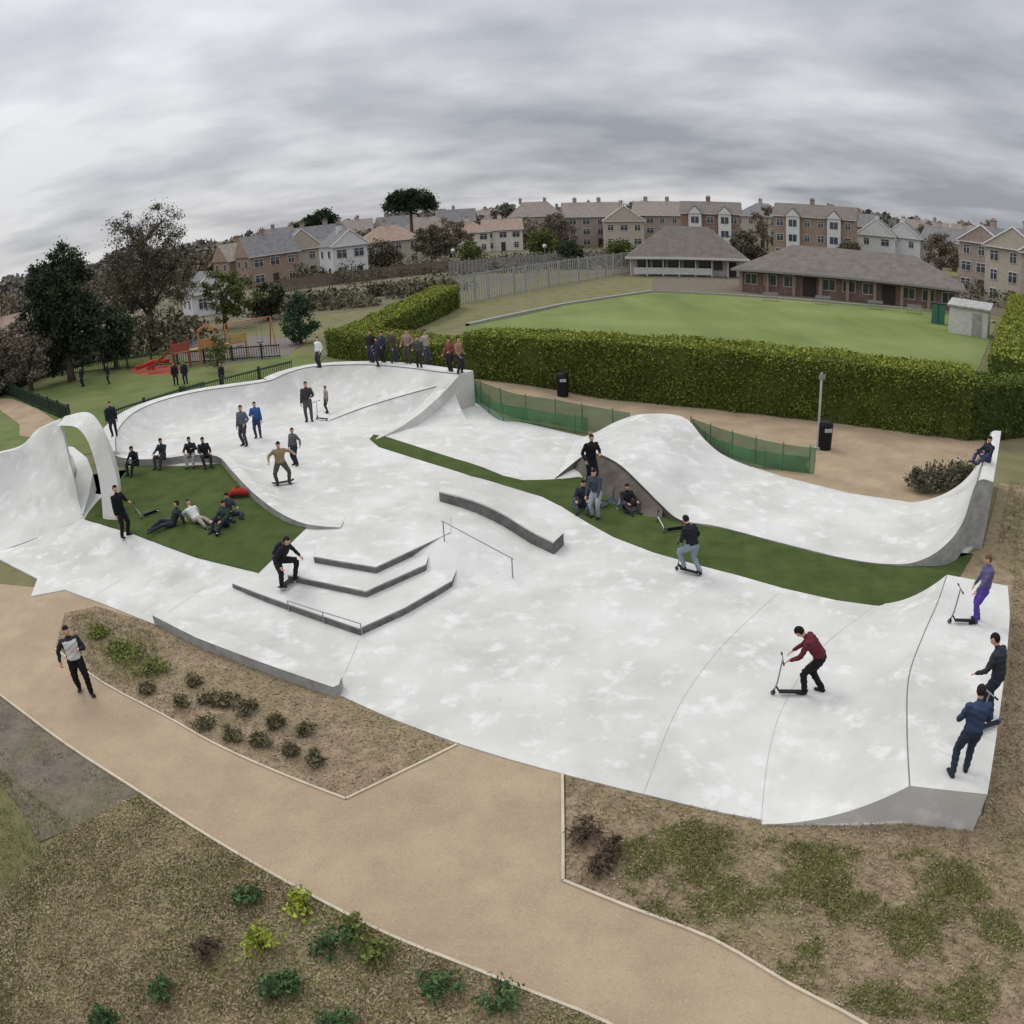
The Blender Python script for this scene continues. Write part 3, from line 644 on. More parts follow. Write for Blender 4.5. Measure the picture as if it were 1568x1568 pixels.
house('rendered_house',far(1168,205),12,10,8,3.4,yr,rs,'hip',-.3,floors=3,nw=4)
house('villa',far(1345,172),8,8,5.8,3.4,wr,rs,'gable_y',-.15,nw=2)
house('villa',far(1385,176),8,8,5.8,3.4,wr,rs,'gable_y',-.15,nw=2)
house('brick_house',far(1318,210),9,8,7,3.4,bo,rs,'gable',-.15,nw=3)
house('terraced_house',far(1460,175),13,9,5.8,3.2,yr,rs,'gable',-.3,nw=4,chim=2)
house('town_house',far(1520,122),8,8,7.4,2.6,bp_,rs,'gable_y',-.5,floors=3,nw=3)
house('town_house',far(1570,108),9,8,7.4,2.8,yr,rs,'gable_y',-.5,floors=3,nw=3)
house('town_house',far(1630,98),9,8,7.4,2.8,bp_,rs,'gable_y',-.5,floors=3,nw=3)
for x,dd,k in [(540,230,0),(610,245,1),(760,260,0),(870,262,1),(1040,250,0),(1300,250,1),(1420,230,0),(440,215,1),(1490,215,0)]:
    house('brick_house',far(x,dd),12,9,6.4,3.8,[bp_,bo][k],[rt,rs][k],'gable',random.uniform(-.4,.4),nw=4,chim=2)
def clubhouse():
    P=far(1052,112); e=empty('bowls_pavilion',P,face_cam(P)+.02)
    w,d=15.5,9
    b=MB(); b.box((0,.8,1.25),(w,d-1.6,2.7),white); b.obj('walls',parent=e)
    r=MB(); x,y=w/2+.6,d/2+.6; V=[(-x,-y,2.6),(x,-y,2.6),(x,y,2.6),(-x,y,2.6),(-3,0,6.8),(3,0,6.8)]; r.add(V,[(0,1,5,4),(1,2,5),(2,3,4,5),(3,0,4),(3,2,1,0)],rb); r.obj('roof',parent=e)
    k=MB()
    for i in range(5): k.box((-w/2+1.8+i*2.1,-d/2+1.52,1.5),(1.7,.15,1.2),glass)
    k.box((4.2,-d/2+1.52,1.5),(1.2,.15,1.2),glass); k.obj('windows',parent=e)
    k=MB()
    for i in range(8): k.tube([(-w/2+.1+i*(w-.2)/7,-d/2+.1,0),(-w/2+.1+i*(w-.2)/7,-d/2+.1,2.6)],.09,white,n=6)
    k.box((-2,-d/2+.1,.75),(w-5,.08,.9),white); k.box((0,-y-.05,2.55),(2*x,.1,.3),white); k.obj('veranda',parent=e); MB().box((6.2,-d/2+1.5,1.),(1,.16,2),M_DOOR).obj('door',parent=e)
    P=far(1305,92); e=empty('clubhouse',P,face_cam(P)-.12); w,d=25,9
    MB().box((0,.4,1.3),(w,d-.8,2.7),br).obj('walls',parent=e)
    r=MB(); x,y=w/2+.7,d/2+.7; V=[(-x,-y,2.65),(x,-y,2.65),(x,y,2.65),(-x,y,2.65),(-x+6,0,5.5),(x-6,0,5.5)]; r.add(V,[(0,1,5,4),(1,2,5),(2,3,4,5),(3,0,4),(3,2,1,0)],rb); r.box((0,-y-.05,2.55),(2*x,.08,.25),fm); r.obj('roof',parent=e)
    k=MB()
    for i in range(11):
        cx=-w/2+1.3+i*2.25
        if i%4==3: continue
        k.box((cx,-d/2+.78,1.5),(1.5,.1,1.3),white); k.box((cx,-d/2+.74,1.5),(1.3,.1,1.1),glass); k.box((cx,-d/2+.7,1.5),(.06,.08,1.1),white)
    k.obj('windows',parent=e); k=MB()
    for i in (3,7): k.box((-w/2+1.3+i*2.25,-d/2+.78,1.05),(1.5,.14,2.1),M_DOOR)
    k.obj('door',parent=e)
    k=MB()
    for i in range(9): k.box((-w/2+.3+i*(w-.6)/8,-d/2+.1,1.3),(.35,.35,2.6),bo)
    k.obj('brick_piers',parent=e)
    P=far(1484,72); e=empty('garden_shed',P,face_cam(P)-.1); MB().box((0,0,1.2),(3.6,3,2.4),white).obj('walls',parent=e)
    r=MB(); r.add([(-2,-1.7,2.35),(2,-1.7,2.35),(2,1.7,2.7),(-2,1.7,2.7),(-2,-1.7,2.5),(2,-1.7,2.5),(2,1.7,2.85),(-2,1.7,2.85)],[(4,5,6,7),(0,1,5,4),(1,2,6,5),(2,3,7,6),(3,0,4,7)],conc_d); r.obj('roof',parent=e)
    k=MB(); k.box((.8,-1.52,1),(.9,.08,2),conc_d); k.obj('door',parent=e)
    P=far(1436,76); e=empty('storage_cabinet',P,face_cam(P)); MB().box((0,0,.95),(1.3,1,1.9),M1('green_cabinet',(70,112,96))).box((0,-.52,.95),(.03,.05,1.7),blackm).box((0,0,1.93),(1.4,1.1,.06),blackm).obj('cabinet',parent=e)
    for x in (1180,1260,1340,1400):
        P=far(x,82); k=MB(); k.box((0,0,.45),(1.6,.4,.05),fm); k.box((0,.2,.75),(1.6,.05,.3),fm)
        for s in(-.7,.7): k.box((s,0,.22),(.06,.36,.44),fm)
        k.obj('park_bench',loc=P,rz=face_cam(P))
clubhouse()
# ------------------------------------------------------------------ street furniture
def bin_(P):
    mb=MB(); mb.tube([(0,0,0),(0,0,.95),(0,0,1.0)],[.27,.3,.31],blackm,n=14); mb.tube([(0,0,1.0),(0,0,1.14),(0,0,1.2)],[.31,.26,.1],blackm,n=14); mb.box((0,-.3,.85),(.3,.06,.14),M1('bin_label',(170,170,165))); mb.obj('litter_bin',loc=P)
bin_(S(1262,688)); bin_(S(862,607))
P=S(1251,688); mb=MB(); mb.tube([(0,0,-.1),(0,0,3.1)],.05,M1('pale_post',(176,178,172)),n=8); mb.box((0,-.06,2.95),(.28,.03,.2),fm); mb.box((0,0,.05),(.3,.3,.12),conc_d); mb.obj('sign_post',loc=P)
for x in (695,835):
    P=far(x,130); mb=MB(); mb.tube([(0,0,0),(0,0,3.2)],.06,fm,n=6); mb.ball((0,0,3.3),.35,white); mb.obj('globe_lamp',loc=P)
def playground():
    og=M1('orange_paint',(178,124,84)); rd=M1('red_paint',(150,80,68)); yl=M1('yellow_paint',(176,150,96)); bl=M1('blue_paint',(80,96,136)); rdd=M1('bright_red_paint',(176,58,44))
    P=far(335,57); e=empty('climbing_frame',P,face_cam(P)); mb=MB()
    for cx,top,m in ((-2.6,2.,rd),(-.6,2.4,og),(1.6,2.1,yl)):
        for sx in (-.6,.6):
            for sy in (-.6,.6): mb.tube([(cx+sx,sy,0),(cx+sx,sy,top)],.07,m,n=6)
        mb.box((cx,0,1.2),(1.3,1.3,.1),og)
        mb.box((cx,-.62,1.55),(1.1,.05,.6),m)
        for sx in (-.6,.6): mb.ball((cx+sx,-.6,top+.05),.1,rd,n=6)
    mb.tube([(-1.2,-.6,2.4),(-.6,-.6,2.75),(0,-.6,2.4)],.05,og,n=5); mb.tube([(-1.2,.6,2.4),(-.6,.6,2.75),(0,.6,2.4)],.05,og,n=5)
    mb.box((-1.6,0,1.15),(1.2,.8,.08),yl); mb.box((.5,0,1.15),(1.2,.8,.08),yl)
    for z in (1.6,1.9): mb.tube([(-2,-.4,z),(-1.2,-.4,z)],.03,bl,n=5); mb.tube([(0,-.4,z),(1,-.4,z)],.03,bl,n=5)
    mb.obj('towers',parent=e)
    sl=MB(); rows=[]
    for k in range(9):
        f=k/8; x=-3.3-f*1.9; z=1.1*(1-f)**1.3+.25; rows.append([(x,-.3,z+.2),(x,-.25,z),(x,.25,z),(x,.3,z+.2)])
    sl.grid(rows,rd); sl.obj('slide',parent=e)
    P=far(385,60); e=MB()
    for s in (-1.8,1.8):
        e.tube([(s,-.9,0),(s,0,2.3),(s,.9,0)],.05,og,n=6)
    e.tube([(-1.8,0,2.3),(1.8,0,2.3)],.05,og,n=6)
    for c in (-.8,.8):
        for k in (-.2,.2): e.tube([(c+k,0,2.3),(c+k,0,.5)],.012,darkst,n=4)
        e.box((c,0,.48),(.5,.2,.05),blackm)
    e.obj('swing_set',loc=P,rz=face_cam(P)+.2)
    P=S(235,566); e=MB(); 
    e.tube([(-1.3,0,.35),(0,0,.6),(1.3,0,.35)],[.12,.16,.12],rdd,n=8); e.tube([(0,0,0),(0,0,.55)],.12,rdd,n=8)
    for s in (-1,1): e.box((s*1.15,0,.5),(.4,.28,.08),rdd); e.tube([(s*.85,-.2,.7),(s*.85,.2,.7)],.03,rdd,n=6); e.tube([(s*.85,0,.45),(s*.85,0,.7)],.03,rdd,n=6)
    e.obj('seesaw',loc=P,rz=face_cam(P)+.2)
    drape('play_surface',[S(x,y) for x,y in [(262,530),(290,520),(400,515),(470,522),(440,545),(330,560),(270,548)]],.02,M1('rubber_surface',(112,104,98)),step=1)
    drape('play_surface',[S(x,y) for x,y in [(195,566),(235,558),(280,563),(262,573),(215,575)]],.02,M1('red_rubber_surface',(156,74,54)),step=1)
playground()
# ------------------------------------------------------------------ people
def ik(a,t,l1,l2,pole):
    d=t-a; L=min(max(d.length,.05),(l1+l2)*.998); dn=d.normalized(); t=a+dn*L
    x=(l1*l1-l2*l2+L*L)/(2*L); h=math.sqrt(max(0,l1*l1-x*x)); p=pole-dn*pole.dot(dn)
    if p.length<1e-3: p=dn.orthogonal()
    p.normalize(); return a+dn*x+p*h,t
V3=lambda *a: Vector(a)
M_LIP=M1('lips',(160,96,84))
def person(name,P,heading,height=1.7,top=(30,30,34),leg=(32,34,42),hair=(40,30,24),skin=(196,150,124),shoe=(40,40,42),pel=(0,0,.93),lean=0,side=0,twist=0,aL=(-.11,.03,.08),aR=(.11,-.03,.08),wL=(-.27,.08,.84),wR=(.27,.08,.84),hp=0.,hy=0.,short=False,hat=None,vox=.02,loose=1.22,curl=.5,kneeout=0.2,backpack=None,vest=None):
    s=height/1.75; tmp=MB(); Tm,Lm,Sm,Km,Hm=0,1,2,3,4
    tmp.mats=[None]
    pel=V3(*pel); up=V3(math.sin(side),math.sin(lean)*math.cos(side),math.cos(lean)*math.cos(side)).normalized()
    rt=V3(math.cos(twist),math.sin(twist),0); rt=(rt-up*rt.dot(up)).normalized(); fw=up.cross(rt)
    if fw.y<0 and abs(twist)<1.5: fw=-fw
    seg=[]
    def T(lab,pts,rs,n=10,xa=None):
        tmp.tube(pts,rs,0,n=n,xa=xa)
        for i in range(len(pts)-1):
            f=lambda r:(sum(r)/2 if hasattr(r,'__len__') else r)
            seg.append((lab,Vector(pts[i]),Vector(pts[i+1]),f(rs[i]),f(rs[i+1])))
    def B(lab,c,r): tmp.ball(c,r,0); seg.append((lab,Vector(c),Vector(c)+V3(0,0,.001),r if not hasattr(r,'__len__') else min(r),r if not hasattr(r,'__len__') else min(r)))
    k=loose
    ts=[-.02,.04,.12,.22,.34,.43,.49,.525]; tr=[(.15,.11),(.155*k,.115*k),(.145*k,.108*k),(.15*k,.108*k),(.175*k,.118*k),(.18*k,.11*k),(.13*k,.085),(.06,.06)]
    T(Tm,[pel+up*t for t in ts],tr,n=14,xa=rt)
    B(Lm,pel-V3(0,0,.02)+up*.0,(.15,.12,.1)); 
    neck=pel+up*.5; hd=(up*.6+V3(0,0,.4)+fw*math.sin(hp)).normalized()
    hc=neck+hd*.19+fw*.02
    T(Km,[neck-up*.02,hc-hd*.05],[.058,.052])
    q=Matrix.Rotation(hy,3,'Z'); hf=q@fw; hf=(hf-hd*hf.dot(hd)).normalized()*math.cos(hp)-hd*math.sin(hp)*.6; hf.normalize(); hu=(hd+hf*math.sin(hp)*.5).normalized(); hu=(hu-hf*hu.dot(hf)).normalized(); hr_=hf.cross(hu)
    A=Matrix((hr_,hf,hu)).transposed()
    tmp.ball(hc,(.076,.095,.112),0,n=14,A=A); tmp.ball(hc+hf*.025-hu*.055,(.055,.062,.06),0,n=10,A=A)
    tmp.tube([hc+hf*.085+hu*.01,hc+hf*.118-hu*.022,hc+hf*.09-hu*.03],[.01,.016,.01],0,n=6)
    for sx in (-1,1): tmp.ball(hc+hr_*.078*sx-hu*.005,(.012,.02,.03),0,n=8,A=A)
    tmp.ball(hc-hf*.012+hu*.02,(.088,.102,.11),0,n=14,A=A)
    seg.append((Km,hc-hu*.05,hc+hu*.05,.09,.09))
    wr_={}
    for sx,a in ((-1,aL),(1,aR)):
        hip=pel+rt*.085*sx-V3(0,0,.03); an=V3(*a); kn,an=ik(hip,an,.44,.43,(fw+rt*sx*kneeout+V3(0,0,.05)))
        T(Lm,[hip,hip.lerp(kn,.5),kn],[.095*k,.082*k,.064*k]); T(Lm if not short else Km,[kn,kn.lerp(an,.35),an],[.062*k,.06*k,.05*k])
        ff=(fw+rt*sx*.25); ff.z=0; ff.normalize(); sole=V3(0,0,-.045)
        T(Sm,[an+sole-ff*.06,an+sole+ff*.06,an+sole+ff*.17,an+sole+ff*.19],[(.045,.04),(.05,.038),(.048,.03),(.03,.02)],xa=(ff.y,-ff.x,0)); T(Sm,[an+V3(0,0,.0),an+sole],[.043,.045])
    for sx,w_ in ((-1,wL),(1,wR)):
        sh=pel+up*.445+rt*.175*sx; wt=V3(*w_); el,wt=ik(sh,wt,.29,.255,(-fw*.7+rt*sx*.6-V3(0,0,.5)))
        B(Tm,sh,.068*k); T(Tm,[sh,sh.lerp(el,.5),el],[.062*k,.054*k,.046*k]); T(Tm if not short else Km,[el,el.lerp(wt,.4),wt],[.046*k,.044*k,.034*k])
        hdn=(wt-el).normalized(); T(Km,[wt-hdn*.01,wt+hdn*.05,wt+hdn*.09],[(.026,.026),(.038,.018),(.038,.015)],n=8,xa=rt); wr_[sx]=(wt,hdn)
    me=bpy.data.meshes.new('t'); me.from_pydata(tmp.v,[],tmp.f); o=bpy.data.objects.new('t',me); COL.objects.link(o)
    md=o.modifiers.new('r','REMESH'); md.mode='VOXEL'; md.voxel_size=vox
    sm=o.modifiers.new('s','SMOOTH'); sm.iterations=2; sm.factor=.5
    dg=bpy.context.evaluated_depsgraph_get(); ev=o.evaluated_get(dg); m2=bpy.data.meshes.new_from_object(ev)
    bpy.data.objects.remove(o)
    nf=len(m2.polygons); C=np.zeros(nf*3); m2.polygons.foreach_get('center',C); C=C.reshape(-1,3)
    nv=len(m2.vertices); VV=np.zeros(nv*3); m2.vertices.foreach_get('co',VV); VV=VV.reshape(-1,3); NN=np.zeros(nv*3); m2.vertices.foreach_get('normal',NN); NN=NN.reshape(-1,3)
    hm=np.linalg.norm(VV-np.array(hc),axis=1)>.17
    fo=np.sin(VV[:,2]*48+VV[:,0]*22+3*np.sin(VV[:,1]*16))*.0055*hm; VV=VV+NN*fo[:,None]; m2.vertices.foreach_set('co',VV.astype(np.float32).ravel())
    best=np.full(nf,1e9); lab=np.zeros(nf,int)
    for l,a,b,ra,rb in seg:
        a_=np.array(a);b_=np.array(b); d=b_-a_; t=np.clip(((C-a_)@d)/max(d@d,1e-9),0,1); D=np.linalg.norm(C-a_-t[:,None]*d,axis=1)-(ra+(rb-ra)*t); u=D<best; best[u]=D[u]; lab[u]=l
    rel=C-np.array(hc); hz=rel@np.array(hu); hy_=rel@np.array(hf); near_=np.linalg.norm(rel,axis=1)<.15
    hair_=near_&(lab==Km)&((hz>.052)|((hy_<-.002)&(hz>-.07))); lab[hair_]=Hm
    rp=C-np.array(pel); tl=rp@np.array(up); lab[(lab==Tm)&(tl<-.0)&(np.abs(rp@np.array(rt))<.2)&(np.linalg.norm(rp,axis=1)<.2)]=Lm
    ms=[M1('jacket',top),M1('trousers',leg),M1('shoes',shoe),mat('skin',lin(skin),rough=.6),M1('hair',hat or hair)]
    if vest:
        ms.append(M1('vest',vest)); lab[(lab==Tm)&(np.abs(rp@np.array(rt))<.165)&(tl<.47)&(tl>-.05)]=5
    m2.materials.clear()
    for m in ms: m2.materials.append(m)
    m2.polygons.foreach_set('material_index',lab.astype(np.int32)); m2.polygons.foreach_set('use_smooth',[True]*nf); m2.update()
    e=empty(name,P,heading,s)
    b=bpy.data.objects.new('body',m2); COL.objects.link(b); b.parent=e
    h=MB()
    for sx in (-1,1):
        wt,hdn=wr_[sx]; side_=rt-hdn*rt.dot(hdn); side_.normalize()
        for i,l in enumerate((.07,.08,.075,.06)):
            a=wt+hdn*.085+side_*(.026-.0175*i)*sx*-1
            bend=(-V3(0,0,1) if abs(hdn.z)<.6 else -rt*sx)
            m1_=a+hdn*l*.5+bend*.008; t_=m1_+(hdn*(1-curl)+bend*curl).normalized()*l*.55; h.tube([a,m1_,t_],[.0095,.009,.007],ms[3],n=5)
        a=wt+hdn*.03+(-side_*sx)*.03; h.tube([a,a+(hdn*.6-side_*sx*.7+fw*.2).normalized()*.035,a+(hdn*.9-side_*sx*.3).normalized()*.06],[.012,.011,.008],ms[3],n=5)
    h.obj('fingers',parent=e,smooth=True)
    f=MB()
    for sx in (-1,1): f.ball(hc+hf*.082+hu*.004+hr_*.031*sx,(.012,.006,.008),blackm,n=6,A=A)
    f.tube([hc+hf*.086-hu*.06-hr_*.02,hc+hf*.09-hu*.062,hc+hf*.086-hu*.06+hr_*.02],.005,M_LIP,n=5); f.obj('face',parent=e)
    if backpack:
        c=pel+up*.3-fw*.17; k=MB(); k.tube([c-up*.2,c-up*.17,c+up*.1,c+up*.19],[(.1,.05),(.14,.08),(.13,.08),(.08,.04)],M1('rucksack',backpack),n=10,xa=rt); k.obj('rucksack',parent=e,smooth=True)
    return e
def scooter(P,heading,col=(30,30,32),lay=False):
    m=M1('scooter_metal',col,rough=.4); mb=MB()
    mb.box((0,-.02,.085),(.11,.5,.025),m); mb.box((0,-.02,.1),(.1,.42,.006),blackm)
    mb.tube([(0,.22,.085),(0,.30,.2)],.02,m,n=6); mb.tube([(0,.345,.06),(0,.29,.3),(0,.25,.86)],[.018,.018,.016],steel,n=6); mb.tube([(-.24,.25,.86),(.24,.25,.86)],.014,steel,n=6)
    for s in(-1,1): mb.tube([(s*.24,.25,.86),(s*.14,.25,.86)],.019,blackm,n=6); mb.box((s*.025,.34,.08),(.006,.03,.1),m)
    for y in (-.29,.35):
        mb.torus((0,y,.055),.042,.014,blackm,n=14); mb.tube([(-.014,y,.055),(.014,y,.055)],.036,steel,n=10)
    mb.box((0,-.31,.12),(.06,.14,.008),m)
    o=mb.obj('kick_scooter',loc=P,rz=heading)
    if lay: o.rotation_euler=(0,math.radians(82),heading); o.location.z+=.07
    return o
def skateboard(P,heading):
    mb=MB(); wd=M1('board_grip',(34,34,36)); rows=[]
    for y,z,w_ in [(-.4,.15,.05),(-.36,.13,.09),(-.27,.1,.1),(0,.1,.1),(.27,.1,.1),(.36,.13,.09),(.4,.15,.05)]: rows.append([(-w_,y,z),(w_,y,z),(w_,y,z-.012),(-w_,y,z-.012),(-w_,y,z)])
    mb.grid(rows,wd)
    for y in(-.21,.21):
        mb.tube([(-.09,y,.055),(.09,y,.055)],.01,steel,n=6); mb.box((0,y,.07),(.05,.06,.04),steel)
        for s in(-1,1): mb.tube([(s*.075,y,.027),(s*.105,y,.027)],.027,white,n=10)
    mb.obj('skateboard',loc=P,rz=heading)
def bmx(P,heading,lay=True,col=(40,60,110)):
    m=M1('bike_frame',col,rough=.4); mb=MB()
    for y in (-.48,.48):
        mb.torus((0,y,.25),.23,.024,blackm,n=22); mb.tube([(-.03,y,.25),(.03,y,.25)],.025,steel,n=6)
        for k in range(8): a=k*math.pi/4; mb.tube([(0,y,.25),(0,y+math.cos(a)*.22,.25+math.sin(a)*.22)],.003,steel,n=3)
    for a,b in [((0,-.48,.25),(0,-.08,.27)),((0,-.08,.27),(0,.36,.56)),((0,-.14,.52),(0,.36,.6)),((0,-.08,.27),(0,-.16,.6)),((0,-.48,.25),(0,-.14,.52)),((0,.34,.68),(0,.48,.25)),((0,.34,.6),(0,.3,.84))]: mb.tube([a,b],.018,m,n=6)
    mb.tube([(-.32,.26,.9),(-.1,.3,.84),(.1,.3,.84),(.32,.26,.9)],.012,blackm,n=6); mb.box((0,-.17,.63),(.1,.22,.05),blackm); mb.torus((.03,-.08,.27),.07,.008,steel,n=12,k=4)
    mb.tube([(-.12,-.08,.43),(-.06,-.08,.27),(.06,-.08,.27),(.12,-.08,.11)],.01,steel,n=5)
    o=mb.obj('bmx_bicycle',loc=P); o.rotation_euler=(0,math.radians(80) if lay else 0,heading)
    if lay: o.location.z+=.06
SL=.048
P=S(1236,1060,SL); person('scooter_rider_in_maroon',P,math.radians(62),1.78,top=(92,36,44),leg=(24,24,28),hair=(24,20,20),pel=(0,-.16,.87),lean=.72,aL=(-.12,.05,.10),aR=(.06,-.3,.10),wL=(-.2,.42,.8),wR=(.2,.42,.8),hp=.5)
scooter(P+Vector((-.40,-.02,0)),math.radians(78))
P=S(1054,878,SL); person('scooter_rider_in_black',P,math.radians(30),1.72,top=(30,32,38),leg=(132,146,158),hair=(30,26,24),pel=(0,-.12,.86),lean=.4,aL=(-.05,.12,.2),aR=(.2,-.25,.10),wL=(-.17,.2,.95),wR=(.17,.2,.95),hp=.3); scooter(P,math.radians(50))
DK=.85
P=S(1497,952,DK); person('boy_in_purple_hoodie',P,math.radians(75),1.66,top=(92,88,124),leg=(84,62,148),hair=(96,76,56),aL=(-.1,.1,.08),wL=(-.2,.32,.85),wR=(.25,.2,.85),hp=.3); scooter(P+Vector((-.42,0,0)),math.radians(75))
P=S(1468,1186,DK); person('boy_in_blue_jacket',P,math.radians(-15),1.72,top=(52,66,92),leg=(44,52,68),hair=(36,30,28),lean=.15,aL=(-.15,-.05,.08),aR=(.14,.08,.08),wL=(-.2,.3,1.0),wR=(.22,.28,.98),hp=.3)
P=S(1510,1100,DK); person('boy_in_black_jacket',P,math.radians(30),1.76,top=(44,48,54),leg=(40,46,60),hair=(24,20,20),lean=.3,wL=(-.3,.35,.95),wR=(.25,.3,.95),hp=.4,hy=.4); scooter(P+Vector((-.15,-.3,0)),math.radians(100),col=(60,70,90))
P=S(132,1060,.02); person('man_in_white_vest',P,math.radians(215),1.78,top=(44,44,50),vest=(208,206,206),leg=(22,22,26),hair=(34,28,26),aL=(-.12,.2,.08),aR=(.12,-.18,.1),wL=(-.15,.25,1.2),wR=(.36,-.05,.9),pel=(0,0,.91))
P=S(441,898,.2); person('skater_with_rucksack',P,math.radians(-110),1.75,top=(28,28,32),leg=(30,30,34),pel=(0,-.15,.75),lean=.6,aL=(-.25,.1,.2),aR=(.25,.0,.2),wL=(-.4,.25,.75),wR=(.45,.2,.8),backpack=(40,44,60),kneeout=.8); skateboard(P+Vector((0,0,.02)),math.radians(-20))
P=S(434,742,SL); person('skater_in_tan_jacket',P,math.radians(200),1.7,top=(150,130,98),leg=(74,72,60),lean=.25,pel=(0,-.05,.85),aL=(-.22,.05,.1),aR=(.2,0,.1),wL=(-.5,.2,1.15),wR=(.42,.2,1.),kneeout=.6); skateboard(P,math.radians(110))
P=S(454,712,SL); person('child_in_grey_top',P,math.radians(150),1.45,top=(90,92,96),leg=(40,44,58),vox=.025,wL=(-.5,.1,1.0))
P=S(376,682,SL); person('teenager_in_grey',P,math.radians(160),1.75,top=(88,94,104),leg=(60,64,72),vox=.025,wL=(-.3,.2,1.)); 
P=S(396,670,SL); person('teenager_in_blue',P,math.radians(190),1.6,top=(54,86,140),leg=(50,60,94),vox=.025,wR=(.15,.25,1.15))
P=S(474,645,SL); person('man_in_dark_coat',P,math.radians(190),1.85,top=(60,58,60),leg=(80,76,76),vox=.025,wL=(-.2,.3,1.1)); scooter(P+Vector((.6,0,0)),1.)
P=S(502,632,SL); person('child_in_white',P,math.radians(120),1.3,top=(150,140,134),leg=(60,60,64),vox=.025)
sit=dict(pel=(0,-.1,.12),lean=-.1,aL=(-.14,.5,.07),aR=(.14,.48,.07),wL=(-.2,.3,.38),wR=(.2,.3,.36),hp=.2)
P=S(905,742,.1); person('man_in_black_hoodie',P,math.radians(200),1.8,top=(28,28,32),leg=(30,32,38),vox=.022,lean=.1,wL=(-.2,.25,1.1),wR=(.25,.1,.9))
P=S(912,792,.06); person('teenager_in_pale_jeans',P,math.radians(150),1.66,top=(66,72,84),leg=(150,160,168),vox=.022,lean=.3,pel=(0,-.1,.88),wL=(-.2,.3,.8),wR=(.2,.3,.8)); 
P=S(893,778,.06); person('seated_skater',P,math.radians(170),1.7,top=(40,42,48),leg=(70,76,88),vox=.022,**sit)
P=S(962,780,.06); person('seated_boy',P,math.radians(200),1.55,top=(34,34,40),leg=(60,62,70),vox=.022,**sit)
bmx(S(938,784,.06),math.radians(60)); scooter(S(1035,815,.06),math.radians(100),lay=True)
P=S(192,822,SL); person('man_in_black_by_wave_wall',P,math.radians(250),1.78,top=(24,24,26),leg=(26,26,30),vox=.022,wL=(-.22,.3,1.15))
P=S(176,668,.9); person('teenager_in_dark_coat',P,math.radians(200),1.6,top=(34,38,44),leg=(40,44,50),vox=.025)
for i,(x,y,c,l,hd_) in enumerate([(248,704,(40,44,56),(60,60,66),170),(293,702,(36,36,40),(160,158,152),190),(315,703,(30,30,34),(50,50,56),210),(207,714,(34,36,42),(44,44,50),160)]):
    s2=dict(sit); s2['pel']=(0,-.1,.12); s2['aL']=(-.13,.42,-.2); s2['aR']=(.13,.4,-.2); s2['lean']=random.uniform(-.2,.5); s2['wL']=(-.2,.3,.3+random.uniform(0,.3))
    P=S(x,y,.36); person('seated_teenager',P,math.radians(hd_),1.65,top=c,leg=l,vox=.025,**s2)
for i,(x,y,c,l,hd_,ln) in enumerate([(262,806,(38,48,50),(44,48,60),120,-.5),(304,800,(206,204,200),(150,140,130),230,-.9),(352,792,(58,64,78),(50,54,66),230,.1),(343,808,(40,60,52),(40,44,60),160,-.2)]):
    s2=dict(sit); s2['lean']=ln
    if ln<-.4: s2['wL']=(-.25,-.45,.06); s2['wR']=(.25,-.45,.06); s2['aL']=(-.15,.75,.07); s2['aR']=(.12,.7,.07)
    P=S(x,y,.075); person('seated_teenager',P,math.radians(hd_),1.6,top=c,leg=l,vox=.025,**s2)
mb=MB(); mb.tube([(-.35,0,.1),(-.15,.05,.2),(.15,0,.22),(.35,0,.1)],[(.1,.08),(.2,.14),(.18,.14),(.08,.06)],M1('red_fabric',(158,44,36)),n=10); mb.tube([(-.1,0,.3),(0,0,.42),(.1,0,.3)],.02,blackm,n=6); mb.obj('red_holdall',loc=S(366,762,.06),smooth=True)
scooter(S(325,818,.075),.8,lay=True); scooter(S(232,790,.075),2.4,lay=True)
for x,y,c,l,hh in [(490,560,(220,220,218),(50,54,70),1.6),(571,553,(34,36,46),(50,54,70),1.7),(580,558,(40,50,62),(44,44,52),1.45),(588,553,(50,60,84),(44,44,52),1.6),(603,554,(80,70,64),(60,64,80),1.7),(626,555,(146,122,114),(80,70,66),1.75),(643,561,(70,76,70),(50,46,50),1.55),(653,555,(168,160,150),(70,72,90),1.7),(691,567,(120,66,62),(40,40,48),1.6),(704,570,(150,116,98),(46,46,56),1.7)]:
    P=S(x,y+3,1.6); person('spectator',P,math.radians(random.uniform(110,250)),hh,top=c,leg=l,vox=.03,wL=(-.25,random.uniform(0,.3),random.uniform(.84,1.15)),wR=(.25,random.uniform(0,.3),random.uniform(.84,1.1)))
s2=dict(sit); P=S(1508,708,2.12); person('seated_teenager',P,math.radians(100),1.6,top=(40,42,52),leg=(60,66,100),vox=.025,**s2)
P=S(343,598,.0); person('park_visitor',P,2.5,1.7,top=(40,40,46),leg=(40,40,50),vox=.03)
for x,y in [(42,582),(128,592),(168,588),(270,590),(285,588)]:
    P=S(x,y); person('park_visitor',P,random.uniform(2,4),1.5,top=random.choice([(34,36,44),(60,70,90),(44,44,44)]),leg=(40,42,50),vox=.03)
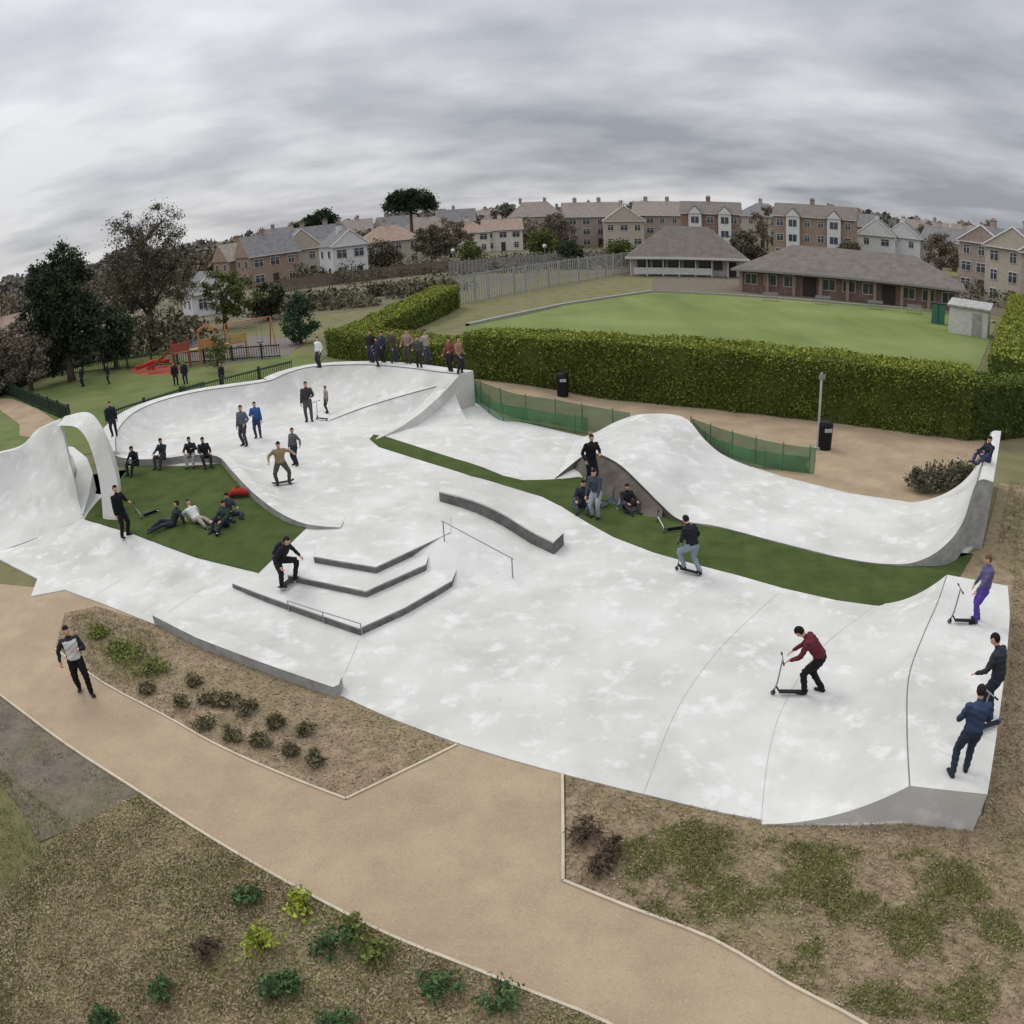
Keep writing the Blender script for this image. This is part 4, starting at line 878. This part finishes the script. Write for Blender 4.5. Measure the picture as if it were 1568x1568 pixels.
# ------------------------------------------------------------------ foreground vegetation
shg=mat('shrub_leaf',lin((52,76,48)),lin((92,118,72)),scale=3,island=True,lo=.15,hi=.9); shy=mat('golden_leaf',lin((112,126,40)),lin((162,170,72)),scale=3,island=True,lo=.15,hi=.9); shp=mat('purple_leaf',lin((74,60,50)),lin((106,92,76)),scale=3,island=True,lo=.15,hi=.9); shb=mat('lavender_leaf',lin((84,78,58)),lin((122,116,88)),scale=3,island=True,lo=.15,hi=.9); lime=mat('groundcover_leaf',lin((86,98,46)),lin((126,134,72)),scale=2,island=True,lo=.15,hi=.9)
for x,y,r,h_,m in [(385,1385,.2,.42,shg),(465,1395,.28,.38,shy),(405,1455,.32,.45,shy),(320,1465,.2,.4,shp),(255,1530,.22,.38,shg),(420,1530,.25,.4,shg),(510,1455,.3,.4,shg),(572,1465,.26,.4,lime),(675,1515,.28,.36,shg),(765,1535,.28,.4,shg),(520,1568,.26,.35,shg),(165,1568,.22,.4,shg),(540,1430,.2,.3,lime),(450,1510,.18,.3,shg)]:
    shrub('garden_shrub',S(x,y),r,h_,m,280,.06)
for x,y,r in [(205,1010,.5),(180,1000,.4),(235,1030,.4),(150,975,.35)]: shrub('groundcover_plant',S(x,y),r,.22,lime,500,.055)
for x,y in [(280,1080),(322,1078),(348,1080),(378,1092),(425,1112),(470,1124),(315,1114),(356,1130),(400,1142),(445,1158),(485,1174),(225,1062),(300,1050)]: shrub('lavender_plant',S(x,y),random.uniform(.17,.25),random.uniform(.22,.32),shb,300,.055,True)
for x,y,r in [(898,1285,.25),(915,1330,.26),(935,1310,.2)]: shrub('spiraea_shrub',S(x,y),r,.34,shp,330,.055)
for x,y,r in [(1410,752,.5),(1440,750,.7),(1472,742,.6)]: shrub('juniper_shrub',S(x,y),r,.8,lf_ol,900,.1)
def blades(name,P,n,h,m,thr=-.1,sc=.6,w=.012,off=0.,soft=.12):
    X,Y=samp(P,n); nn_=np.array([noise.noise(Vector((float(x)*sc,float(y)*sc,off)))+.5*noise.noise(Vector((float(x)*sc*4,float(y)*sc*4,off))) for x,y in zip(X,Y)])
    k=nn_+rng.normal(0,soft,len(nn_))>thr; X,Y=X[k],Y[k]; n=len(X); Z=gz(X,Y)+.01
    a=rng.uniform(0,6.28,n); hh=h*rng.uniform(.3,1.3,n); B=np.stack([X,Y,Z],1); d=np.stack([np.cos(a),np.sin(a),0*a],1)*w; l=rng.normal(size=(n,3))*.6; l[:,2]=1; tip=B+unit(l)*hh[:,None]
    npmesh(name,np.stack([B-d,B+d,tip],1).reshape(-1,3),3,[m])
def chips(name,P,n,s,m):
    X,Y=samp(P,n); Z=gz(X,Y)+.045; npmesh(name,leafV(np.stack([X,Y,Z],1),s,asp=1.8,flat=.8),4,[m])
gb=mat('grass_blade',lin((98,106,56)),lin((134,136,80)),scale=1,island=True,lo=.1,hi=.9); gs=mat('straw_blade',lin((124,112,80)),lin((164,150,114)),scale=1,island=True,lo=.1,hi=.9); ch=mat('bark_chips',lin((98,82,64)),lin((162,144,120)),scale=2,island=True,lo=.1,hi=.9)
nearB=[S(x,y) for x,y in [(866,1190),(1190,1262),(1505,1255),(1548,1000),(1548,890),(1620,880),(1640,1640),(1322,1568),(1210,1508),(1090,1438),(960,1388),(866,1348)]]
nearC=[S(x,y) for x,y in [(210,1215),(400,1332),(600,1437),(800,1517),(940,1575),(900,1640),(-20,1640),(-20,1400),(90,1280)]]
chips('bark_mulch',bA,26000,.035,ch); chips('bark_mulch',nearB,60000,.035,ch); chips('bark_mulch',nearC,45000,.035,ch)
gpatch=[S(x,y) for x,y in [(920,1300),(1060,1255),(1200,1290),(1400,1300),(1520,1320),(1570,1440),(1510,1568),(1330,1556),(1200,1502),(1090,1438),(980,1395)]]
blades('grass_tufts',gpatch,75000,.12,gb,thr=.08,sc=1.0,soft=.2)
blades('grass_tufts',nearB,45000,.09,gs,thr=.0,sc=1.3,off=4,soft=.3)
blades('grass_tufts',nearB,30000,.08,gb,thr=.3,sc=.9,off=9,soft=.3)
blades('grass_tufts',nearC,60000,.11,gs,thr=-.1,sc=.8,soft=.3)
blades('grass_tufts',nearC,70000,.1,gb,thr=.05,sc=.7,off=7,soft=.25)
blades('grass_tufts',[S(x,y) for x,y in [(-60,1130),(0,1180),(110,1260),(60,1400),(20,1568),(-100,1640)]],36000,.09,gb,thr=-.1,soft=.3)
blades('grass_tufts',bE,14000,.07,gs,thr=.15,sc=1.2,off=3,soft=.3)
blades('grass_tufts',[S(x,y) for x,y in [(110,945),(160,935),(240,975),(240,1060),(180,1050),(120,1005)]],14000,.11,gb,thr=-.2,soft=.25)
blades('grass_tufts',[S(x,y) for x,y in [(1545,740),(1700,760),(1700,1000),(1560,900),(1525,840)]],25000,.14,gb,thr=-.2,soft=.25)
# ------------------------------------------------------------------ sky & light
w=bpy.data.worlds.new("World"); SC.world=w; w.use_nodes=True; nt=w.node_tree; N=nt.nodes; L=nt.links; N.clear()
out=N.new('ShaderNodeOutputWorld'); sky=N.new('ShaderNodeTexSky'); sky.sky_type='NISHITA'; sky.sun_disc=False; sky.sun_elevation=math.radians(48); sky.sun_rotation=math.radians(-40)
b1=N.new('ShaderNodeBackground'); b1.inputs[1].default_value=.08; L.new(sky.outputs[0],b1.inputs[0])
tc=N.new('ShaderNodeTexCoord'); sx=N.new('ShaderNodeSeparateXYZ'); L.new(tc.outputs['Generated'],sx.inputs[0])
def mth(op,a,b=None,c=None):
    m=N.new('ShaderNodeMath'); m.operation=op
    for i,v in enumerate((a,b,c)):
        if v is None: continue
        if hasattr(v,'links'): L.new(v,m.inputs[i])
        else: m.inputs[i].default_value=v
    return m.outputs[0]
zc=mth('MAXIMUM',sx.outputs[2],0.); den=mth('ADD',zc,.16)
px=mth('DIVIDE',sx.outputs[0],den); py=mth('DIVIDE',sx.outputs[1],den)
cb=N.new('ShaderNodeCombineXYZ'); L.new(px,cb.inputs[0]); L.new(py,cb.inputs[1]); cb.inputs[2].default_value=3.3
n1=N.new('ShaderNodeTexNoise'); n1.inputs['Scale'].default_value=.75; n1.inputs['Detail'].default_value=5; n1.inputs['Roughness'].default_value=.48; n1.inputs['Distortion'].default_value=.15; L.new(cb.outputs[0],n1.inputs['Vector'])
n2=N.new('ShaderNodeTexNoise'); n2.inputs['Scale'].default_value=2.6; n2.inputs['Detail'].default_value=6; L.new(cb.outputs[0],n2.inputs['Vector'])
sm_=mth('ADD',n1.outputs[0],mth('MULTIPLY_ADD',n2.outputs[0],.3,-.15))
sm_=mth('ADD',sm_,mth('MULTIPLY',sx.outputs[0],-.12))   # the deck thins out towards the west
r1=N.new('ShaderNodeValToRGB'); L.new(sm_,r1.inputs[0]); cr_=r1.color_ramp
cr_.elements[0].position=.32; cr_.elements[0].color=(.31,.325,.365,1); cr_.elements[1].position=.68; cr_.elements[1].color=(.72,.72,.74,1)
e_=cr_.elements.new(.5); e_.color=(.49,.50,.535,1)
b2=N.new('ShaderNodeBackground'); L.new(r1.outputs[0],b2.inputs[0])
st_=mth('MULTIPLY_ADD',mth('POWER',zc,1.5),2.5,.98); L.new(st_,b2.inputs[1])
mx=N.new('ShaderNodeMixShader'); mx.inputs[0].default_value=.93; L.new(b1.outputs[0],mx.inputs[1]); L.new(b2.outputs[0],mx.inputs[2]); L.new(mx.outputs[0],out.inputs[0])
sl=bpy.data.lights.new('sun','SUN'); sl.energy=1.0; sl.angle=math.radians(20); sl.color=(1,.97,.92); so=bpy.data.objects.new('sun',sl); COL.objects.link(so)
az=math.radians(-40); el=math.radians(48); dv=Vector((math.sin(az)*math.cos(el),math.cos(az)*math.cos(el),math.sin(el))); so.rotation_euler=dv.to_track_quat('Z','Y').to_euler()
